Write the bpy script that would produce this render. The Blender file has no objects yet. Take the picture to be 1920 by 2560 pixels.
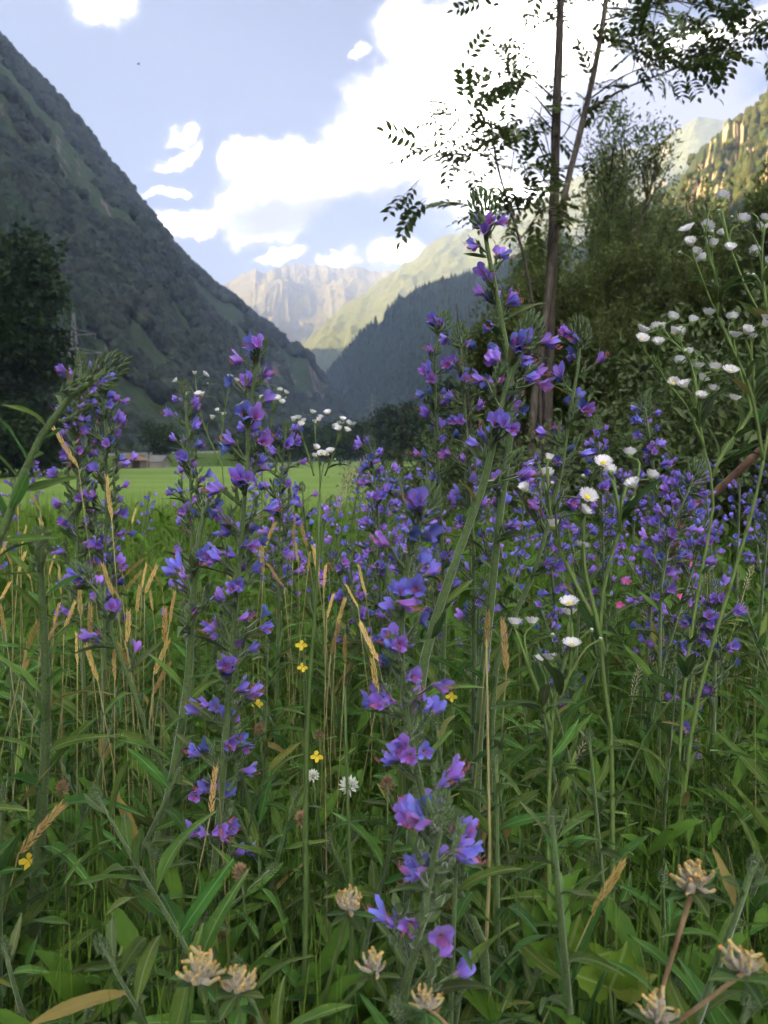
import bpy, math, random
import numpy as np
from mathutils import Vector, Matrix, Quaternion

R = math.radians
sc = bpy.context.scene
col = sc.collection
rng = np.random.default_rng(7)
random.seed(7)

# ------------------------------------------------------------------ camera
FPX = 1971.0                       # focal length in pixels of the 1920 x 2560 photograph
CAM_H = 0.60
PITCH = R(-3.8)
cam_data = bpy.data.cameras.new('camera')
cam_data.sensor_fit = 'VERTICAL'
cam_data.sensor_height = 36.0
cam_data.sensor_width = 27.0
cam_data.lens = 36.0 * FPX / 2560.0
cam_data.clip_start = 0.02
cam_data.clip_end = 30000.0
cam_data.dof.use_dof = True
cam_data.dof.focus_distance = 0.78
cam_data.dof.aperture_fstop = 14.0
cam = bpy.data.objects.new('camera', cam_data)
cam.location = (0, 0, CAM_H)
cam.rotation_euler = (R(90) + PITCH, 0, 0)
col.objects.link(cam)
sc.camera = cam

# ------------------------------------------------------------------ light
SUN_EL, SUN_AZ = 24.0, -92.0       # degrees; azimuth measured from +Y towards +X
world = bpy.data.worlds.new('World')
sc.world = world
world.use_nodes = True
sun_data = bpy.data.lights.new('sun', 'SUN')
sun_data.energy = 3.6
sun_data.angle = R(0.53)
sun_data.color = (1.0, 0.78, 0.50)
sun = bpy.data.objects.new('sun', sun_data)
sd = Vector((math.sin(R(SUN_AZ)) * math.cos(R(SUN_EL)), math.cos(R(SUN_AZ)) * math.cos(R(SUN_EL)), math.sin(R(SUN_EL))))
sun.rotation_euler = sd.to_track_quat('Z', 'Y').to_euler()
sun.location = (-30, 10, 40)
col.objects.link(sun)
sc.view_settings.view_transform = 'Standard'
sc.view_settings.look = 'None'
sc.view_settings.exposure = 3.0
sc.view_settings.gamma = 1.0
sc.view_settings.use_curve_mapping = False
sc.render.engine = 'CYCLES'
sc.cycles.use_denoising = True
try:
    sc.cycles.denoiser = 'OPENIMAGEDENOISE'
except Exception:
    pass
sc.cycles.use_adaptive_sampling = True
sc.cycles.adaptive_threshold = 0.03
sc.cycles.max_bounces = 5
sc.cycles.diffuse_bounces = 2
sc.cycles.transmission_bounces = 4
sc.cycles.volume_bounces = 2
sc.cycles.transparent_max_bounces = 8
sc.cycles.sample_clamp_indirect = 6.0


def pix_dir(px, py):
    """world direction through a pixel of the photograph"""
    f = Vector((0, math.cos(PITCH), math.sin(PITCH)))
    u = Vector((0, -math.sin(PITCH), math.cos(PITCH)))
    return f + Vector((1, 0, 0)) * ((px - 960) / FPX) + u * ((1280 - py) / FPX)


def at(px, py, d):
    v = pix_dir(px, py)
    return Vector((0, 0, CAM_H)) + v * (d / v.y)


def at_z(px, d, z):
    v = pix_dir(px, 1150)
    return Vector((v.x * d / v.y, d, z))


# ------------------------------------------------------------------ sky with clouds
def build_sky():
    nt = world.node_tree
    nt.nodes.clear()
    N, L = nt.nodes, nt.links
    out = N.new('ShaderNodeOutputWorld')
    bg = N.new('ShaderNodeBackground')
    bg.inputs['Strength'].default_value = 0.0115
    sky = N.new('ShaderNodeTexSky')
    sky.sky_type = 'NISHITA'
    sky.sun_disc = False
    sky.sun_elevation = R(SUN_EL)
    sky.sun_rotation = R(SUN_AZ)
    sky.air_density = 1.0
    sky.dust_density = 0.6
    sky.ozone_density = 0.7
    sky.altitude = 300
    tc = N.new('ShaderNodeTexCoord')
    norm = N.new('ShaderNodeVectorMath'); norm.operation = 'NORMALIZE'
    L.new(tc.outputs['Generated'], norm.inputs[0])
    sep = N.new('ShaderNodeSeparateXYZ'); L.new(norm.outputs[0], sep.inputs[0])

    def math_(op, a, b=None, clamp=False):
        m = N.new('ShaderNodeMath'); m.operation = op; m.use_clamp = clamp
        for i, v in enumerate((a, b)):
            if v is None:
                continue
            if isinstance(v, (int, float)):
                m.inputs[i].default_value = v
            else:
                L.new(v, m.inputs[i])
        return m.outputs[0]
    az = math_('ARCTAN2', sep.outputs[0], sep.outputs[1])
    el = math_('ARCSINE', sep.outputs[2])
    deg = 180 / math.pi
    # billowing distortion of the angles
    n1 = N.new('ShaderNodeTexNoise'); n1.inputs['Scale'].default_value = 7.0
    n1.inputs['Detail'].default_value = 5.0; n1.inputs['Roughness'].default_value = 0.62
    L.new(norm.outputs[0], n1.inputs['Vector'])
    n2 = N.new('ShaderNodeTexNoise'); n2.inputs['Scale'].default_value = 21.0
    n2.inputs['Detail'].default_value = 6.0; n2.inputs['Roughness'].default_value = 0.65
    L.new(norm.outputs[0], n2.inputs['Vector'])
    comb = N.new('ShaderNodeCombineXYZ')
    L.new(math_('MULTIPLY', az, deg), comb.inputs[0])
    L.new(math_('MULTIPLY', el, deg), comb.inputs[1])
    sub = N.new('ShaderNodeVectorMath'); sub.operation = 'SUBTRACT'
    L.new(n1.outputs['Color'], sub.inputs[0]); sub.inputs[1].default_value = (0.5, 0.5, 0.5)
    mul = N.new('ShaderNodeVectorMath'); mul.operation = 'MULTIPLY'
    L.new(sub.outputs[0], mul.inputs[0]); mul.inputs[1].default_value = (7.0, 6.0, 0)
    pos = N.new('ShaderNodeVectorMath'); pos.operation = 'ADD'
    L.new(comb.outputs[0], pos.inputs[0]); L.new(mul.outputs[0], pos.inputs[1])

    def angles(px, py):
        v = pix_dir(px, py).normalized()
        return math.degrees(math.atan2(v.x, v.y)), math.degrees(math.asin(v.z))

    def blob_max(blobs):
        cur = None
        for (a, e, ra, re, tilt) in blobs:
            s_ = N.new('ShaderNodeVectorMath'); s_.operation = 'SUBTRACT'
            L.new(pos.outputs[0], s_.inputs[0]); s_.inputs[1].default_value = (a, e, 0)
            v = s_.outputs[0]
            if tilt:
                ro = N.new('ShaderNodeVectorRotate'); ro.rotation_type = 'Z_AXIS'
                ro.inputs['Angle'].default_value = -R(tilt)
                L.new(v, ro.inputs['Vector']); v = ro.outputs[0]
            m_ = N.new('ShaderNodeVectorMath'); m_.operation = 'MULTIPLY'
            L.new(v, m_.inputs[0]); m_.inputs[1].default_value = (1 / ra, 1 / re, 0)
            l_ = N.new('ShaderNodeVectorMath'); l_.operation = 'LENGTH'
            L.new(m_.outputs[0], l_.inputs[0])
            val = math_('SUBTRACT', 1.0, l_.outputs['Value'])
            cur = val if cur is None else math_('SMOOTH_MAX', cur, val)
            if cur is not val:
                cur.node.inputs[2].default_value = 0.25
        return cur
    K = FPX * math.pi / 180
    px_blobs = [  # the clouds in view: px, py, rx, ry, tilt
        (1000, 330, 270, 135, 22), (1190, 290, 280, 300, 0), (740, 440, 215, 100, 14), (600, 405, 80, 38, 15),
        (650, 545, 150, 85, 0), (470, 572, 110, 34, 0), (1040, 90, 110, 95, 0), (1340, 80, 290, 200, 0),
        (1500, 290, 420, 150, 10), (1700, 150, 240, 80, 12), (1300, 470, 240, 120, 0),
        (265, 20, 85, 60, 15), (436, 315, 46, 26, 20), (425, 385, 78, 26, 28), (975, 645, 115, 60, -5),
        (850, 668, 60, 22, 0), (715, 652, 75, 24, 8), (1850, 330, 200, 70, 20),
        (420, 492, 60, 18, 5), (905, 150, 40, 22, 30),
    ]
    blobs = []
    for (x, y, rx, ry, t) in px_blobs:
        a, e = angles(x, y)
        blobs.append((a, e, rx / K, ry / K, t))
    rr = random.Random(11)
    k = 0
    while k < 9:                          # the same kind of clouds around the rest of the sky
        a = rr.uniform(-180, 180); e = rr.uniform(6, 62)
        if -33 < a < 36 and e < 44:
            continue
        s = rr.uniform(10, 20)
        blobs.append((a, e, s * rr.uniform(1.2, 2.0) / max(0.45, math.cos(R(e))), s * rr.uniform(0.5, 0.9), rr.uniform(-15, 20)))
        k += 1
    mask = blob_max(blobs)
    mask = math_('ADD', mask, math_('MULTIPLY', math_('SUBTRACT', n2.outputs[0], 0.5), 0.95))
    def step(src, a, b_):
        n = N.new('ShaderNodeMapRange'); n.interpolation_type = 'SMOOTHSTEP'
        n.inputs['From Min'].default_value = a; n.inputs['From Max'].default_value = b_
        L.new(src, n.inputs[0])
        return n.outputs[0]
    edge = math_('POWER', step(mask, -0.04, 0.34), 1.5)       # torn rim of the clouds
    core = math_('POWER', step(mask, 0.16, 0.85), 1.4)        # the dense part that the low sun lights up
    # thick, grey-violet cloud bellies
    bel = []
    for (x, y, rx, ry) in [(1580, 300, 360, 130), (860, 520, 200, 45), (1850, 250, 260, 110), (970, 690, 120, 25), (700, 560, 160, 40)]:
        a, e = angles(x, y); bel.append((a, e, rx / K, ry / K, 8))
    belly = blob_max(bel)
    bramp = N.new('ShaderNodeValToRGB')
    bramp.color_ramp.elements[0].position = 0.0; bramp.color_ramp.elements[0].color = (0, 0, 0, 1)
    bramp.color_ramp.elements[1].position = 0.55; bramp.color_ramp.elements[1].color = (1, 1, 1, 1)
    L.new(math_('ADD', belly, math_('MULTIPLY', math_('SUBTRACT', n2.outputs[0], 0.5), 0.5)), bramp.inputs[0])
    ccol = N.new('ShaderNodeMix'); ccol.data_type = 'RGBA'
    L.new(math_('MULTIPLY', core, math_('POWER', math_('SUBTRACT', 1.0, bramp.outputs[0]), 5.0)), ccol.inputs['Factor'])
    ccol.inputs['A'].default_value = (10.2, 10.2, 10.7, 1)
    ccol.inputs['B'].default_value = (270.0, 261.0, 247.0, 1)
    bcol = N.new('ShaderNodeMix'); bcol.data_type = 'RGBA'
    L.new(bramp.outputs[0], bcol.inputs['Factor'])
    L.new(ccol.outputs['Result'], bcol.inputs['A'])
    bcol.inputs['B'].default_value = (6.4, 6.1, 7.4, 1)
    mix = N.new('ShaderNodeMix'); mix.data_type = 'RGBA'
    L.new(edge, mix.inputs['Factor'])
    L.new(sky.outputs[0], mix.inputs['A'])
    L.new(bcol.outputs['Result'], mix.inputs['B'])
    L.new(mix.outputs['Result'], bg.inputs['Color'])
    L.new(bg.outputs[0], out.inputs[0])
    world.cycles.sampling_method = 'MANUAL'
    world.cycles.sample_map_resolution = 256


build_sky()

# ------------------------------------------------------------------ noise
def _hash(ix, iy, iz):
    h = (ix.astype(np.int64) * 374761393 + iy.astype(np.int64) * 668265263 + iz.astype(np.int64) * 2147483647 + 1013904223) & 0xFFFFFFFF
    h = ((h ^ (h >> 13)) * 1274126177) & 0xFFFFFFFF
    h = (h ^ (h >> 16)) & 0xFFFFFFFF
    return h / 4294967295.0


def vnoise(p):
    p = np.asarray(p, float)
    i = np.floor(p).astype(np.int64)
    f = p - i
    f = f * f * f * (f * (f * 6 - 15) + 10)
    r = 0
    for dx in (0, 1):
        for dy in (0, 1):
            for dz in (0, 1):
                w = (f[..., 0] if dx else 1 - f[..., 0]) * (f[..., 1] if dy else 1 - f[..., 1]) * (f[..., 2] if dz else 1 - f[..., 2])
                r = r + w * _hash(i[..., 0] + dx, i[..., 1] + dy, i[..., 2] + dz)
    return r * 2 - 1


def fbm(p, oct=5, gain=0.5, ridged=False):
    p = np.asarray(p, float)
    a, s, t = 1.0, 0.0, 0.0
    for k in range(oct):
        n = vnoise(p * (2.03 ** k) + 17.3 * k)
        if ridged:
            n = 1 - 2 * np.abs(n)
        s = s + a * n; t += a
        a *= gain
    return s / t


# ------------------------------------------------------------------ mesh helpers
def mesh_from(name, verts, faces, mats, smooth=True, midx=None):
    me = bpy.data.meshes.new(name)
    if isinstance(verts, np.ndarray):
        verts = verts.tolist()
    me.from_pydata(verts, [], faces if isinstance(faces, list) else faces.tolist())
    for m in (mats if isinstance(mats, (list, tuple)) else [mats]):
        me.materials.append(m)
    if smooth:
        me.polygons.foreach_set('use_smooth', [True] * len(me.polygons))
    if midx is not None:
        me.polygons.foreach_set('material_index', midx)
    me.update()
    return me


class MB:
    """collects shapes for one mesh"""
    def __init__(self):
        self.v, self.f, self.m = [], [], []

    def add(self, verts, faces, mi=0):
        o = len(self.v)
        self.v.extend([tuple(p) for p in verts])
        self.f.extend([tuple(i + o for i in f) for f in faces])
        self.m.extend([mi] * len(faces))

    def box(self, lo, hi, mi=0, M=None):
        (x0, y0, z0), (x1, y1, z1) = lo, hi
        vs = [Vector(p) for p in ((x0, y0, z0), (x1, y0, z0), (x1, y1, z0), (x0, y1, z0), (x0, y0, z1), (x1, y0, z1), (x1, y1, z1), (x0, y1, z1))]
        if M is not None:
            vs = [M @ p for p in vs]
        self.add(vs, [(0, 3, 2, 1), (4, 5, 6, 7), (0, 1, 5, 4), (1, 2, 6, 5), (2, 3, 7, 6), (3, 0, 4, 7)], mi)

    def tube(self, pts, rad, n=6, mi=0, cap=True):
        v, f = tube(pts, rad, n, cap)
        self.add(v, f, mi)

    def mesh(self, name, mats, smooth=True):
        return mesh_from(name, self.v, self.f, mats, smooth, self.m)


def frame(d):
    d = Vector(d).normalized()
    a = Vector((0, 0, 1)) if abs(d.z) < 0.9 else Vector((1, 0, 0))
    s = d.cross(a).normalized()
    return s, s.cross(d).normalized()


def tube(pts, rad, n=6, cap=True):
    pts = [Vector(p) for p in pts]
    if isinstance(rad, (int, float)):
        rad = [rad] * len(pts)
    vs, fs = [], []
    s, t = frame(pts[1] - pts[0])
    for k, p in enumerate(pts):
        d = (pts[min(k + 1, len(pts) - 1)] - pts[max(k - 1, 0)]).normalized()
        s = (s - d * s.dot(d)).normalized()
        t = d.cross(s)
        for j in range(n):
            a = 2 * math.pi * j / n
            vs.append(p + (s * math.cos(a) + t * math.sin(a)) * rad[k])
    for k in range(len(pts) - 1):
        for j in range(n):
            fs.append((k * n + j, k * n + (j + 1) % n, (k + 1) * n + (j + 1) % n, (k + 1) * n + j))
    if cap:
        fs.append(tuple(range(n - 1, -1, -1)))
        fs.append(tuple(range((len(pts) - 1) * n, len(pts) * n)))
    return vs, fs


def smooth_path(pts, n):
    """Catmull-Rom resampling by arc length"""
    P = [Vector(p) for p in pts]
    Q = [P[0] * 2 - P[1]] + P + [P[-1] * 2 - P[-2]]
    dense = []
    for i in range(1, len(Q) - 2):
        for k in range(12):
            t = k / 12
            a, b, c, d = Q[i - 1], Q[i], Q[i + 1], Q[i + 2]
            dense.append(0.5 * ((2 * b) + (c - a) * t + (2 * a - 5 * b + 4 * c - d) * t * t + (3 * b - a - 3 * c + d) * t ** 3))
    dense.append(P[-1])
    L = [0.0]
    for i in range(1, len(dense)):
        L.append(L[-1] + (dense[i] - dense[i - 1]).length)
    out = []
    j = 0
    for k in range(n):
        s = L[-1] * k / (n - 1)
        while j < len(L) - 2 and L[j + 1] < s:
            j += 1
        w = (s - L[j]) / max(1e-9, L[j + 1] - L[j])
        out.append(dense[j].lerp(dense[j + 1], min(1, max(0, w))))
    return out, L[-1]


def obj(name, me, parent=None, loc=None, M=None):
    o = bpy.data.objects.new(name, me)
    if parent is not None:
        o.parent = parent
    if M is not None:
        o.matrix_local = M
    elif loc is not None:
        o.location = loc
    col.objects.link(o)
    return o


def tag(o, label=None, cat=None, group=None, kind=None):
    if label: o['label'] = label
    if cat: o['category'] = cat
    if group: o['group'] = group
    if kind: o['kind'] = kind
    return o


def thing(name, label, cat, loc=(0, 0, 0), group=None, rz=0.0):
    o = bpy.data.objects.new(name, None)
    o.empty_display_size = 0.05
    o.location = loc
    o.rotation_euler = (0, 0, rz)
    col.objects.link(o)
    return tag(o, label, cat, group)


# ------------------------------------------------------------------ materials
MATS = {}


def mat(name, c1, c2=None, scale=20.0, rough=0.6, spec=0.3, rand=0.0, translucent=0.0, bump=0.0, detail=4.0, sheen=0.0,
        c3=None, coord='Object', stretch=None, huev=0.0, ramp=(0.35, 0.65)):
    m = bpy.data.materials.new(name)
    m.use_nodes = True
    nt = m.node_tree
    N, L = nt.nodes, nt.links
    p = N['Principled BSDF']
    p.inputs['Roughness'].default_value = rough
    p.inputs['Specular IOR Level'].default_value = spec
    if sheen:
        p.inputs['Sheen Weight'].default_value = sheen
        p.inputs['Sheen Roughness'].default_value = 0.45
    colour = None
    fac = None
    if c2 is not None:
        tc = N.new('ShaderNodeTexCoord')
        src = tc.outputs[coord]
        if stretch:
            mp = N.new('ShaderNodeMapping'); mp.inputs['Scale'].default_value = stretch
            L.new(src, mp.inputs[0]); src = mp.outputs[0]
        no = N.new('ShaderNodeTexNoise')
        no.inputs['Scale'].default_value = scale
        no.inputs['Detail'].default_value = detail
        no.inputs['Roughness'].default_value = 0.6
        L.new(src, no.inputs['Vector'])
        rp = N.new('ShaderNodeValToRGB')
        e = rp.color_ramp.elements
        e[0].position, e[0].color = ramp[0], (*c1, 1)
        e[1].position, e[1].color = ramp[1], (*c2, 1)
        if c3:
            x = e.new(0.5 * (ramp[0] + ramp[1])); x.color = (*c3, 1)
        L.new(no.outputs[0], rp.inputs[0])
        colour, fac = rp.outputs[0], no.outputs[0]
    if rand or huev:
        oi = N.new('ShaderNodeObjectInfo')
        hs = N.new('ShaderNodeHueSaturation')
        if colour is None:
            hs.inputs['Color'].default_value = (*c1, 1)
        else:
            L.new(colour, hs.inputs['Color'])
        mr = N.new('ShaderNodeMapRange')
        mr.inputs['To Min'].default_value = 1 - rand; mr.inputs['To Max'].default_value = 1 + rand
        L.new(oi.outputs['Random'], mr.inputs[0]); L.new(mr.outputs[0], hs.inputs['Value'])
        if huev:
            w = N.new('ShaderNodeMath'); w.operation = 'MULTIPLY'; w.inputs[1].default_value = 7.31
            fr = N.new('ShaderNodeMath'); fr.operation = 'FRACT'
            L.new(oi.outputs['Random'], w.inputs[0]); L.new(w.outputs[0], fr.inputs[0])
            mh = N.new('ShaderNodeMapRange')
            mh.inputs['To Min'].default_value = 0.5 - huev; mh.inputs['To Max'].default_value = 0.5 + huev
            L.new(fr.outputs[0], mh.inputs[0]); L.new(mh.outputs[0], hs.inputs['Hue'])
        colour = hs.outputs[0]
    if colour is None:
        p.inputs['Base Color'].default_value = (*c1, 1)
    else:
        L.new(colour, p.inputs['Base Color'])
    if bump and fac is not None:
        b = N.new('ShaderNodeBump'); b.inputs['Strength'].default_value = bump
        b.inputs['Distance'].default_value = 0.5 / scale
        L.new(fac, b.inputs['Height']); L.new(b.outputs[0], p.inputs['Normal'])
    if translucent:
        tr = N.new('ShaderNodeBsdfTranslucent')
        if colour is None:
            tr.inputs['Color'].default_value = (*c1, 1)
        else:
            L.new(colour, tr.inputs['Color'])
        mx = N.new('ShaderNodeMixShader'); mx.inputs[0].default_value = translucent
        L.new(p.outputs[0], mx.inputs[1]); L.new(tr.outputs[0], mx.inputs[2])
        L.new(mx.outputs[0], N['Material Output'].inputs['Surface'])
    MATS[name] = m
    return m


# ------------------------------------------------------------------ terrain
FIELD_Z = CAM_H - 2.3


def ground_z(x, y):
    """bank top near the camera, dropping to the hay field beyond"""
    y = np.asarray(y, float); x = np.asarray(x, float)
    t = np.clip((y - 3.5 - np.clip(x, 0, 30) * 1.2) / 24.0, 0, 1)
    t = t * t * (3 - 2 * t)
    z = FIELD_Z * t
    z = z + 0.02 * fbm(np.stack([x * 0.9, y * 0.9, 0 * x], -1), 3) * (1 - t)
    return z


def build_ground():
    # one sheet: fine near the camera, coarse far away
    ys = np.concatenate([np.linspace(-400, -6, 12), np.linspace(-4, 6, 40), 6 + np.geomspace(0.4, 3600, 60)])
    us = np.linspace(-1, 1, 81)
    us = np.sign(us) * np.abs(us) ** 3
    V = []
    for y in ys:
        for u in us:
            V.append((u * 2600, y))
    V = np.array(V)
    z = ground_z(V[:, 0], V[:, 1])
    far = V[:, 1] > 30
    z = np.where(far, FIELD_Z, z)
    V = np.column_stack([V, z])
    nx, ny = len(us), len(ys)
    F = [(j * nx + i, j * nx + i + 1, (j + 1) * nx + i + 1, (j + 1) * nx + i) for j in range(ny - 1) for i in range(nx - 1)]
    m = bpy.data.materials.new('ground_mat'); m.use_nodes = True
    N, L = m.node_tree.nodes, m.node_tree.links
    p = N['Principled BSDF']; p.inputs['Roughness'].default_value = 0.9; p.inputs['Specular IOR Level'].default_value = 0.1
    tc = N.new('ShaderNodeTexCoord')
    mp = N.new('ShaderNodeMapping'); mp.inputs['Scale'].default_value = (0.02, 0.12, 1); L.new(tc.outputs['Object'], mp.inputs[0])
    n1 = N.new('ShaderNodeTexNoise'); n1.inputs['Scale'].default_value = 1.0; n1.inputs['Detail'].default_value = 6
    L.new(mp.outputs[0], n1.inputs['Vector'])
    r1 = N.new('ShaderNodeValToRGB')
    r1.color_ramp.elements[0].position = 0.32; r1.color_ramp.elements[0].color = (0.115, 0.20, 0.028, 1)
    r1.color_ramp.elements[1].position = 0.68; r1.color_ramp.elements[1].color = (0.19, 0.27, 0.055, 1)
    L.new(n1.outputs[0], r1.inputs[0])
    n2 = N.new('ShaderNodeTexNoise'); n2.inputs['Scale'].default_value = 9.0; n2.inputs['Detail'].default_value = 5
    L.new(tc.outputs['Object'], n2.inputs['Vector'])
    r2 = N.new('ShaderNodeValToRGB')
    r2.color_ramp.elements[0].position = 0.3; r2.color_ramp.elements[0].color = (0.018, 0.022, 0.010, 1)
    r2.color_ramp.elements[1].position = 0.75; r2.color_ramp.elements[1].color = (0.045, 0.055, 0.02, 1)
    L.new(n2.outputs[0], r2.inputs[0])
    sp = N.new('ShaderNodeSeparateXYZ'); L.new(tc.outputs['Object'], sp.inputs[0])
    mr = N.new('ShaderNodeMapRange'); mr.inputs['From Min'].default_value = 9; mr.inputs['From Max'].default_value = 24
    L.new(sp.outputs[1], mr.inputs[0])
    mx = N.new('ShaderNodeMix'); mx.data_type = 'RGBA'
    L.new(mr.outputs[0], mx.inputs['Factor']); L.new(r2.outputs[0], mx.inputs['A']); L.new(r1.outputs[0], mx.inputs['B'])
    L.new(mx.outputs['Result'], p.inputs['Base Color'])
    bp = N.new('ShaderNodeBump'); bp.inputs['Strength'].default_value = 0.6; bp.inputs['Distance'].default_value = 0.05
    L.new(n2.outputs[0], bp.inputs['Height']); L.new(bp.outputs[0], p.inputs['Normal'])
    g = obj('ground', mesh_from('ground', V, F, m))
    tag(g, kind='structure')


build_ground()


def resample(pts, n):
    P = np.array([tuple(p) for p in pts], float)
    s = np.concatenate([[0], np.cumsum(np.linalg.norm(np.diff(P, axis=0), axis=1))])
    t = np.linspace(0, s[-1], n)
    return np.column_stack([np.interp(t, s, P[:, k]) for k in range(3)])


def loft(name, foot, ridge, m, nu=200, nv=90, amp=30.0, scale=120.0, gully=0.0, gully_scale=60.0, back=250.0, back_drop=0.5,
         bulge=0.0, seed=0.0, jag=0.0, jag_scale=40.0):
    """a mountain side between its foot line and its ridge line, with a falling back side"""
    n = max(len(foot), len(ridge))
    A = np.array([tuple(p) for p in foot], float); B = np.array([tuple(p) for p in ridge], float)
    k = np.linspace(0, 1, len(A)); u = np.linspace(0, 1, nu)
    A = np.column_stack([np.interp(u, k, A[:, i]) for i in range(3)])
    k = np.linspace(0, 1, len(B))
    B = np.column_stack([np.interp(u, k, B[:, i]) for i in range(3)])
    across = B - A
    across[:, 2] = 0
    hl = np.linalg.norm(across, axis=1, keepdims=True)
    ac = across / np.maximum(hl, 1)
    rise = B[:, 2:3] - A[:, 2:3]
    nrm = np.concatenate([-ac[:, :2] * rise, hl], 1)
    nrm /= np.linalg.norm(nrm, axis=1, keepdims=True)
    if jag:
        B = B.copy()
        B[:, 2] += jag * fbm(B / jag_scale + seed, 5, 0.55, True) * np.minimum(1, rise[:, 0] / 60)
    rows = []
    nb = max(6, nv // 6)
    for j in range(nv + nb):
        if j < nv:
            v = j / (nv - 1)
            P = A + (B - A) * v
            P[:, 2] += bulge * rise[:, 0] * (v * (1 - v))
            env = min(1, v * 5) * (0.35 + 0.65 * min(1, (1 - v) * 4))
            D = amp * fbm(P / scale + seed, 6, 0.52)
            if gully:
                q = np.column_stack([u * np.linalg.norm(B[-1] - B[0]) / gully_scale, np.full(nu, v * 1.2), np.full(nu, seed)])
                q[:, 0] += 0.6 * fbm(P / scale + 5 + seed, 3)
                D = D + gully * fbm(q, 4, 0.55, True) * (0.3 + 0.7 * v)
            P = P + nrm * (D * env)[:, None]
        else:
            w = (j - nv + 1) / nb
            P = B + ac * back * w
            P[:, 2] -= np.maximum(rise[:, 0], 5) * back_drop * w
            P[:, 2] += 0.3 * amp * fbm(P / scale + seed, 4) * w
        rows.append(P)
    V = np.concatenate(rows)
    F = [(j * nu + i, j * nu + i + 1, (j + 1) * nu + i + 1, (j + 1) * nu + i) for j in range(nv + nb - 1) for i in range(nu - 1)]
    o = obj(name, mesh_from(name, V, F, m))
    tag(o, kind='structure')
    return o, np.array(rows[:nv])


def mountain_mat(name, grass, rock, rock2, scale, cover=0.5, steep=0.55, bump=0.8, snow=None):
    m = bpy.data.materials.new(name); m.use_nodes = True
    N, L = m.node_tree.nodes, m.node_tree.links
    p = N['Principled BSDF']; p.inputs['Roughness'].default_value = 0.95; p.inputs['Specular IOR Level'].default_value = 0.1
    tc = N.new('ShaderNodeTexCoord')
    mp = N.new('ShaderNodeMapping'); mp.inputs['Scale'].default_value = (scale, scale, scale); L.new(tc.outputs['Object'], mp.inputs[0])
    n1 = N.new('ShaderNodeTexNoise'); n1.inputs['Scale'].default_value = 1.0; n1.inputs['Detail'].default_value = 6; n1.inputs['Roughness'].default_value = 0.65
    L.new(mp.outputs[0], n1.inputs['Vector'])
    n2 = N.new('ShaderNodeTexNoise'); n2.inputs['Scale'].default_value = 5.0; n2.inputs['Detail'].default_value = 5; n2.inputs['Roughness'].default_value = 0.7
    L.new(mp.outputs[0], n2.inputs['Vector'])
    rr_ = N.new('ShaderNodeValToRGB')
    rr_.color_ramp.elements[0].position = 0.3; rr_.color_ramp.elements[0].color = (*rock, 1)
    rr_.color_ramp.elements[1].position = 0.7; rr_.color_ramp.elements[1].color = (*rock2, 1)
    L.new(n2.outputs[0], rr_.inputs[0])
    gg = N.new('ShaderNodeValToRGB')
    gg.color_ramp.elements[0].position = 0.3; gg.color_ramp.elements[0].color = (*[c * 0.6 for c in grass], 1)
    gg.color_ramp.elements[1].position = 0.7; gg.color_ramp.elements[1].color = (*[c * 1.25 for c in grass], 1)
    L.new(n2.outputs[0], gg.inputs[0])
    geo = N.new('ShaderNodeNewGeometry')
    sp = N.new('ShaderNodeSeparateXYZ'); L.new(geo.outputs['Normal'], sp.inputs[0])
    a = N.new('ShaderNodeMath'); a.operation = 'ADD'; L.new(sp.outputs[2], a.inputs[0])
    b = N.new('ShaderNodeMath'); b.operation = 'MULTIPLY_ADD'; L.new(n1.outputs[0], b.inputs[0]); b.inputs[1].default_value = 1.6; b.inputs[2].default_value = -0.8 + cover - steep
    L.new(b.outputs[0], a.inputs[1])
    st = N.new('ShaderNodeMapRange'); st.inputs['From Min'].default_value = -0.06; st.inputs['From Max'].default_value = 0.10
    L.new(a.outputs[0], st.inputs[0])
    mx = N.new('ShaderNodeMix'); mx.data_type = 'RGBA'
    L.new(st.outputs[0], mx.inputs['Factor']); L.new(rr_.outputs[0], mx.inputs['A']); L.new(gg.outputs[0], mx.inputs['B'])
    L.new(mx.outputs['Result'], p.inputs['Base Color'])
    bp = N.new('ShaderNodeBump'); bp.inputs['Strength'].default_value = bump; bp.inputs['Distance'].default_value = 0.12 / scale
    L.new(n2.outputs[0], bp.inputs['Height']); L.new(bp.outputs[0], p.inputs['Normal'])
    return m


M_left = mountain_mat('forest_floor_mat', (0.035, 0.055, 0.022), (0.12, 0.095, 0.10), (0.21, 0.165, 0.165), 1 / 45, cover=0.22)
M_right = mountain_mat('cliff_mat', (0.060, 0.075, 0.020), (0.36, 0.26, 0.15), (0.58, 0.44, 0.27), 1 / 55, cover=0.25)
M_mid = mountain_mat('wooded_slope_mat', (0.035, 0.050, 0.024), (0.12, 0.10, 0.09), (0.2, 0.16, 0.14), 1 / 50, cover=0.95)
M_far = mountain_mat('alpine_slope_mat', (0.135, 0.145, 0.045), (0.25, 0.19, 0.11), (0.44, 0.34, 0.20), 1 / 85, cover=0.44, bump=1.0)
M_peak = mountain_mat('alpine_peak_mat', (0.17, 0.145, 0.04), (0.23, 0.165, 0.075), (0.42, 0.31, 0.14), 1 / 120, cover=0.34, bump=1.0)


def fl(px, d):
    return at_z(px, d, FIELD_Z - 1)


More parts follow.
